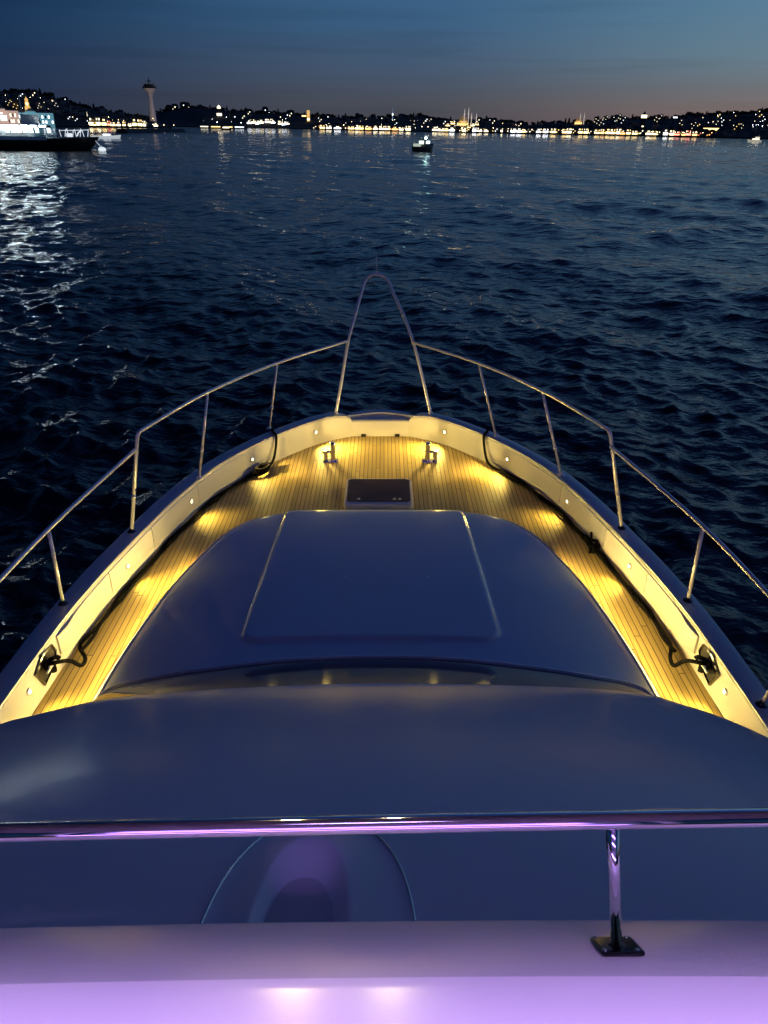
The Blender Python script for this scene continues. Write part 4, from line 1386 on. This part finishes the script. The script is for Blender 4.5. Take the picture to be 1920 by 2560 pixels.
pane(t, 0, hh_ * .16, 3.2, hh_ * .14, 11, LIT['cream'], "doorway")
p = on_hill(848, 257)
t = thing("antenna_mast", "thin antenna mast with bluish light on the hill left of the small boat", "mast", p, face(p))
hh_ = spot(848, 233, math.hypot(p.x, p.y)).z - p.z
MB().tube([(0, 0, -2), (0, 0, hh_ * .5), (0, 0, hh_)], [1.3, .7, .3], 8).build("pole", glow("blue_lit_steel", (.35, .55, .9), .35), t)
MB().box((0, 0, hh_ * .72), (7, .6, .6)).build("cross_arm", DARKST, t)
MB().lathe((0, 0, hh_ * .30), [(.8, 0), (1.3, 1.4), (1.3, 4), (.6, 6)], 10).build("beacon", LIT['white'], t, smooth=True)
p = on_hill(1457, 277)
t = thing("twin_pylon_hotel", "two dark slabs joined by a lit roof bridge on the right hand skyline", "hotel", p, face(p))
hh_ = spot(1457, 253, math.hypot(p.x, p.y)).z - p.z
for s in (-1, 1): MB().box((s * 5, 0, hh_ * .48 - 2), (2.4, 8, hh_ * .95 + 4)).build("slab", WALLS[0], t)
MB().box((0, 0, hh_ * .97), (15, 9, 2.4)).build("roof_bridge", WALLS[2], t)
MB().box((-1.5, -4.6, hh_ * .98), (7, .3, 1.8)).build("lit_sign_band", LIT['white'], t)
p = on_hill(1530, 287)
t = thing("long_warehouse", "long warehouse with a yellow lit front at the right end of the quay", "warehouse", p, face(p))
MB().box((0, 0, 3), (34, 12, 10)).build("wall", WALLS[2], t)
MB().add([(-17.5, -6.5, 8), (17.5, -6.5, 8), (17.5, 6.5, 8), (-17.5, 6.5, 8), (-17.5, 0, 11), (17.5, 0, 11)], [(0, 1, 5, 4), (2, 3, 4, 5), (1, 2, 5), (3, 0, 4)]).build("roof", ROOFM, t)
pane(t, 0, 5.2, 31, 3.2, 12, LIT['yellow'], "lit_front")

# --- trees on the crests and slopes
LEAF = vary(mat("night_foliage", (.045, .06, .03), .9), .4, .5)
BARK = mat("bark", (.05, .04, .03), .9)
tree_src = []
for v in range(4):
    t = thing("hill_tree", "x", "tree")
    hgt = (11, 13, 9, 15)[v]
    tr = MB().tube([(0, 0, -1), (.2, 0, hgt * .3), (.1, .2, hgt * .62)], [.5, .38, .15], 7)
    for k in range(5):
        a = k * 1.3 + v
        tr.tube([(.15, .1, hgt * (.34 + .05 * k)), (math.cos(a) * hgt * .2, math.sin(a) * hgt * .2, hgt * (.55 + .05 * k))], [.18, .06], 5)
    tr.build("trunk", BARK, t)
    cr = MB()
    blobs = [(rng.normal(0, hgt * .21), rng.normal(0, hgt * .21), hgt * rng.uniform(.25, .70), hgt * rng.uniform(.14, .24)) for _ in range(11)]
    if v == 3: blobs = [(rng.normal(0, .4), 0, hgt * (.16 + .095 * k), hgt * (.20 - .02 * k)) for k in range(8)]
    for bx, by, bz, br in blobs:
        for _ in range(95):
            d = Vector(rng.normal(size=3)); d.normalize()
            c = Vector((bx, by, bz)) + d * br * rng.uniform(.45, 1.05)
            u = Vector(rng.normal(size=3)).normalized(); w = u.cross(d).normalized() if abs(u.dot(d)) < .95 else u.orthogonal()
            s = rng.uniform(.5, 1.05)
            cr.add([c - u * s, c + w * s * .6, c + u * s, c - w * s * .6], [(0, 1, 2, 3)])
    cr.build("crown", LEAF, t)
    tree_src.append(t)
tused = set()
TREES = []
for strip, x0, x1, step, lab in (('A', -30, 330, 7, "dark tree on the crest of the left hill"), ('B', 345, 690, 6.5, "dark tree on the wooded crest right of the control tower"), ('B', 690, 980, 9, "dark tree on the low ridge behind the antenna mast"),
                                 ('B', 1040, 1120, 9, "dark tree on the low ridge right of the big mosque"), ('C', 1150, 1480, 9, "dark tree on the skyline behind the right hand quay"), ('C', 1480, 1680, 6, "dark tree on the crest of the right hand hill")):
    x = x0
    while x < x1:
        h = HILLS[strip]
        D = lerp(h['shore'], x) + FLAT + h['depth'] * random.uniform(.9, 1.0); a, _ = bearing(x)
        r = D - lerp(h['shore'], x)
        TREES.append((Vector((D * math.sin(a), D * math.cos(a), ground_z(h, x, r) - 2.2)), lab, random.uniform(.5, .9) * (D / 1500) ** .6))
        x += step * random.uniform(.4, 1.15)
for i, (p, lab, s) in enumerate(TREES):
    k = random.choice((0, 0, 1, 1, 2, 2, 3))
    g_ = lab.replace("dark tree", "trees")
    if k not in tused:
        tused.add(k); o = tree_src[k]
        o.location = p; o.scale = (s, s, s); tag(o, lab, None, g_)
    else:
        copy_thing(tree_src[k], lab, g_, p, random.uniform(0, 6.28), (s * random.uniform(.9, 1.3), s * random.uniform(.9, 1.3), s))
for k in range(4):
    if k not in tused:
        bpy.data.objects.remove(tree_src[k])

# --- stone mole with its lamps, in front of the promenade
pa, pb = spot(262, 290, 560), spot(392, 281, 700)
pa.z = pb.z = 0
d = (pb - pa); L = d.length; ang = math.atan2(d.y, d.x)
MOLE = vary(mat("dark_stone", (.05, .05, .05), .9), .6, .4, bump=.5, bscale=1.2)
mb = MB()
rows = []
for k in range(24):
    xx = L * k / 23
    j = [random.uniform(-.5, .5) for _ in range(4)]
    rows.append([(xx, -5 + j[0], -1), (xx, -3.4 + j[1], 1.2 + j[2] * .5), (xx, -2, 2.5), (xx, 2, 2.5), (xx, 5, -1)])
mb.grid(rows); mb.add(rows[0], [(0, 1, 2, 3, 4)]); mb.add(rows[-1], [(0, 1, 2, 3, 4)])
mole = mb.build("breakwater", MOLE, None)
mole.location = pa; mole.rotation_euler = (0, 0, ang)
tag(mole, "low dark stone breakwater reaching out from below the control tower", "breakwater")
for k in range(5):
    q = pa + d * ((k + .6) / 5.4); q.z = 2.5
    put_lamp('cream', q, "lamp on the dark breakwater below the control tower", "lamps on the breakwater", .36)


# ------------------------------------------------------------------ vessels
HULLD = mat("dark_hull_paint", (.010, .011, .014), .35, coat=.2)
HULLW = mat("white_hull_paint", (.75, .75, .74), .35)
DECKL = glow("white_deck_light", (.78, .94, 1.0), 40)
DECKW = glow("warm_deck_light", (1, .88, .68), 16)
CABGL = glow("lit_cabin_window", (.70, .92, 1.0), 2.2)


def hull_loft(L, B, H, sheer, nst=22, stern=.75, bowfull=.55):
    rows = []
    for i in range(nst + 1):
        t = i / nst
        x = -L + L * t
        w = B / 2 * (stern + (1 - stern) * min(t / .35, 1)) * (1 if t < bowfull else max(.012, 1 - ((t - bowfull) / (1 - bowfull)) ** 2.0))
        zt = H + sheer * max(0, (t - .5) / .5) ** 2
        xr = x + .0
        rows.append([(xr, -w, zt), (xr - L * .02 * t, -w * .94, zt * .5), (xr - L * .055 * t, -w * .75, -.3), (xr - L * .055 * t, w * .75, -.3), (xr - L * .02 * t, w * .94, zt * .5), (xr, w, zt)])
    mb = MB().grid(rows)
    for r in rows[:1]: mb.add(r, [tuple(range(6))])
    deckrow = [(r[0][0], r[0][1], r[0][2] - .12) for r in rows] + [(r[5][0], r[5][1], r[5][2] - .12) for r in rows[::-1]]
    nn_ = len(rows)
    mb.add(deckrow, [(i, i + 1, 2 * nn_ - 2 - i, 2 * nn_ - 1 - i) for i in range(nn_ - 1)])
    return mb


# the big passenger ship passing on the left
p = spot(218, 322, 196); p.z = 0
FL = 46
ferry = thing("passenger_ship", "dark hulled passenger ship with dazzling white lit decks crossing at the left", "ship", p, face(p) + .04)
hull_loft(FL, 8.5, 2.0, .75, stern=.9, bowfull=.72).build("hull", HULLD, ferry, smooth=True, auto=40)
mb = MB()
mb.box((-FL / 2 - 5.4, -4.24, 2.36), (FL - 11, .10, .72)); mb.build("bulwark_band", HULLW, ferry)
MB().box((-FL / 2 - 6, 0, 3.75), (FL - 14.5, 7.2, 2.1)).build("deckhouse", HULLW, ferry)
for i in range(26):
    x = -FL + 6.8 + i * 1.16
    if i % 7 == 3: continue
    MB().box((x, -3.63, 3.85), (.72, .08, .95)).build("window", CABGL if i % 4 else LIT['cream'], ferry)
MB().box((-FL / 2 - 5.4, 0, 4.9), (FL - 12.8, 8.3, .16)).build("upper_deck", HULLW, ferry)
for i in range(18):
    x = -FL + 4.4 + i * 1.78
    MB().box((x, -3.98, 4.66), (1.30, .14, .26)).build("deck_light", DECKL, ferry)
MB().box((-FL / 2 - 9.5, 0, 6.0), (FL - 24, 6.0, 2.0)).build("saloon", WALLS[2], ferry)
for i in range(12):
    MB().box((-FL + 8.2 + i * 1.75, -3.04, 6.1), (1.2, .08, 1.0)).build("window", CABGL if i % 3 else LIT['white'], ferry)
MB().box((-FL / 2 - 9, 0, 7.1), (FL - 22, 7.2, .16)).build("roof", HULLW, ferry)
for i in range(8):
    MB().box((-FL + 8 + i * 2.7, -3.5, 6.96), (.9, .12, .12)).build("roof_light", DECKW, ferry)
MB().box((-13.6, 0, 5.9), (3.6, 4.6, 1.9)).build("wheelhouse", HULLW, ferry)
MB().box((-11.75, 0, 6.1), (.1, 4.0, .8)).build("wheelhouse_window", GLASS, ferry)
MB().tube([(-15, 0, 6.8), (-15, 0, 10.5)], .09, 8).tube([(-15, -1.3, 9.4), (-15, 1.3, 9.4)], .05, 6).build("mast", HULLW, ferry)
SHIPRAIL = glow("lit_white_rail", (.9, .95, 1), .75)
for i in range(8):
    xa = -7.9 + i * .78
    MB().tube([(xa, -2.9 + .30 * i, 2.7), (xa + (.34 if i % 2 else -.2), -2.9 + .3 * i, 4.05 + .12 * (i % 3))], .075, 6).build("bow_rail_post", SHIPRAIL, ferry)
MB().tube([(-8.1, -2.9, 3.9), (-5, -1.8, 3.95), (-2.2, -.5, 4.05)], .06, 6).build("bow_rail", SHIPRAIL, ferry)
MB().box((-6.2, -1.2, 3.0), (1.2, .9, .7)).tube([(-4.6, -1.2, 2.8), (-4.3, -1.2, 3.5), (-3.6, -1.0, 3.9)], .12, 8).build("windlass", SHIPRAIL, ferry)
MB().tube([(-1.9, -.34, 2.95), (-.9, -.25, 1.9), (.1, -.2, .6)], .05, 6).build("anchor_line", SHIPRAIL, ferry)
# the bow floats a lit white mooring buoy beside the stem
q = spot(220, 320, 192); q.z = .1
t = thing("mooring_buoy", "small bright white buoy right at the dark ship's bow", "buoy", q)
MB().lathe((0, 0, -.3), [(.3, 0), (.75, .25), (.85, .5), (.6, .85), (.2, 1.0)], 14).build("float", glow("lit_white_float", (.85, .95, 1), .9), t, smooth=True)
MB().tube([(0, 0, .6), (0, 0, 1.1)], .06, 8).build("ring_post", CHROME, t)

# small fishing boat in mid channel, seen from astern
p = spot(917, 327, 222); p.z = 0
fb = thing("fishing_boat", "small dark fishing boat with a lit cabin alone in mid channel", "boat", p, face(p) + R(58))
hull_loft(8.6, 3.2, 1.25, .7, stern=.85).build("hull", HULLD, fb, smooth=True, auto=40).location = (4.3, 0, 0)
cb = MB().box((-.2, 0, 1.95), (2.6, 2.2, 1.7)).build("cabin", WALLS[0], fb)
MB().box((-.2, -1.12, 2.25), (1.9, .06, .7)).build("cabin_window", CABGL, fb)
MB().box((-1.52, .1, 2.2), (.06, 1.5, .8)).build("cabin_window", glow("pale_cabin_light", (.75, 1, .85), 1.6), fb)
MB().box((-.3, 0, 2.86), (3.1, 2.6, .12)).build("cabin_roof", HULLW, fb)
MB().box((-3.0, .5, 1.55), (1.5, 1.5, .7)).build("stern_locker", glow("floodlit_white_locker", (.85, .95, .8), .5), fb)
MB().tube([(.4, 0, 2.9), (.4, 0, 4.3)], .06, 8).build("mast", HULLW, fb)
MB().lathe((.1, -.2, 3.25), [(.05, -.25), (.30, -.15), (.34, .05), (.2, .25), (.05, .3)], 12).build("masthead_lamp", glow("pale_green_lamp", (.55, 1, .88), 14), fb, smooth=True)
for s in (-1, 1):
    MB().tube([(-4.2, s * 1.2, 1.2), (-4.2, s * 1.25, 2.1), (-1.6, s * 1.3, 2.2)], .04, 6).build("stern_rail", HULLD, fb)

# white motor yacht lying off the right hand shore
p = spot(1645, 306, 760); p.z = 0
wy = thing("white_cruiser", "little white lit cruiser lying off the shore at the right edge", "boat", p, face(p) + PI)
hull_loft(11, 3.6, 1.3, .7).build("hull", mat("lit_white_hull", (.75, .75, .7), .4, emit=(1, .9, .7), estr=.35), wy, smooth=True, auto=40).location = (11, 0, 0)  # hull and flybridge lit by a glow put into their materials
MB().box((4.6, 0, 2.0), (5.6, 2.8, 1.5)).build("cabin", HULLW, wy)
MB().box((4.6, 1.43, 2.1), (5.2, .06, .8)).build("cabin_window", LIT['cream'], wy)
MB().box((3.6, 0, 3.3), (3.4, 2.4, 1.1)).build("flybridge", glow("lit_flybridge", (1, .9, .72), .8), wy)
MB().tube([(3, 0, 3.6), (2.2, 0, 6.4)], .08, 6).build("mast", HULLW, wy)

# low white launch between the ship and the mole
p = spot(262, 299, 355); p.z = 0
wl = thing("white_launch", "low white launch catching the ship's light just ahead of its bow", "boat", p, face(p))
hull_loft(11, 2.8, .95, .4).build("hull", mat("glowing_white_hull", (.8, .8, .8), .4, emit=(.85, .95, 1), estr=.5), wl, smooth=True, auto=40)  # light on the hull put in as a glow of its material
MB().box((-5.5, 0, 1.3), (3.4, 2.0, .8)).build("cabin", HULLW, wl)
MB().box((-5.5, -1.03, 1.4), (2.8, .06, .4)).build("cabin_window", LIT['white'], wl)

# lit tour boats moored under the dark middle hill
for k, (x, y, lab, c_, L_) in enumerate(((455, 276.5, "lit tour boat at the left end of the moored row under the dark hill", 'cream', 22), (482, 277, "lit tour boat second in the moored row under the dark hill", 'yellow', 26),
                                         (508, 277.5, "yellow lit tour boat third in the moored row under the dark hill", 'yellow', 24), (533, 278, "white lit tour boat at the right end of the moored row", 'white', 26),
                                         (500, 282.5, "single low boat lying in front of the moored row under the dark hill", 'cream', 13))):
    p = spot(x, y, 1650 if k < 4 else 1150); p.z = 0
    t = thing("tour_boat", lab, "boat", p, face(p), "tour boats moored under the dark hill")
    hull_loft(L_, 5, 1.6, .6).build("hull", HULLD, t)
    MB().box((-L_ * .54, 0, 2.9), (L_ * .7, 4.2, 2.4)).build("cabin", WALLS[2], t)
    MB().box((-L_ * .54, -2.15, 3.0), (L_ * .66, .1, 1.3)).build("cabin_window", LIT[c_], t)
    MB().box((-L_ * .54, 0, 4.3), (L_ * .76, 5, .25)).build("roof", HULLW, t)
    if k in (1, 3):
        MB().tube([(-L_ * .4, 0, 4.3), (-L_ * .4, 0, 11)], .16, 6).build("mast", HULLW, t)
        MB().lathe((-L_ * .4, 0, 10.8), [(.1, -.6), (.6, 0), (.1, .6)], 8).build("masthead_lamp", HEADM['white'], t)
# FAR_END

# ------------------------------------------------------------------ render settings
sc.view_settings.view_transform = 'Standard'
sc.view_settings.look = 'None'
sc.view_settings.exposure = 0.0
sc.view_settings.gamma = 1.0
sc.render.engine = 'CYCLES'
cy = sc.cycles
cy.use_denoising = True
try:
    cy.denoiser = 'OPENIMAGEDENOISE'
except Exception:
    pass
cy.max_bounces = 6
cy.diffuse_bounces = 3
cy.glossy_bounces = 4
cy.sample_clamp_indirect = 6.0
cy.caustics_reflective = True
cy.blur_glossy = .3
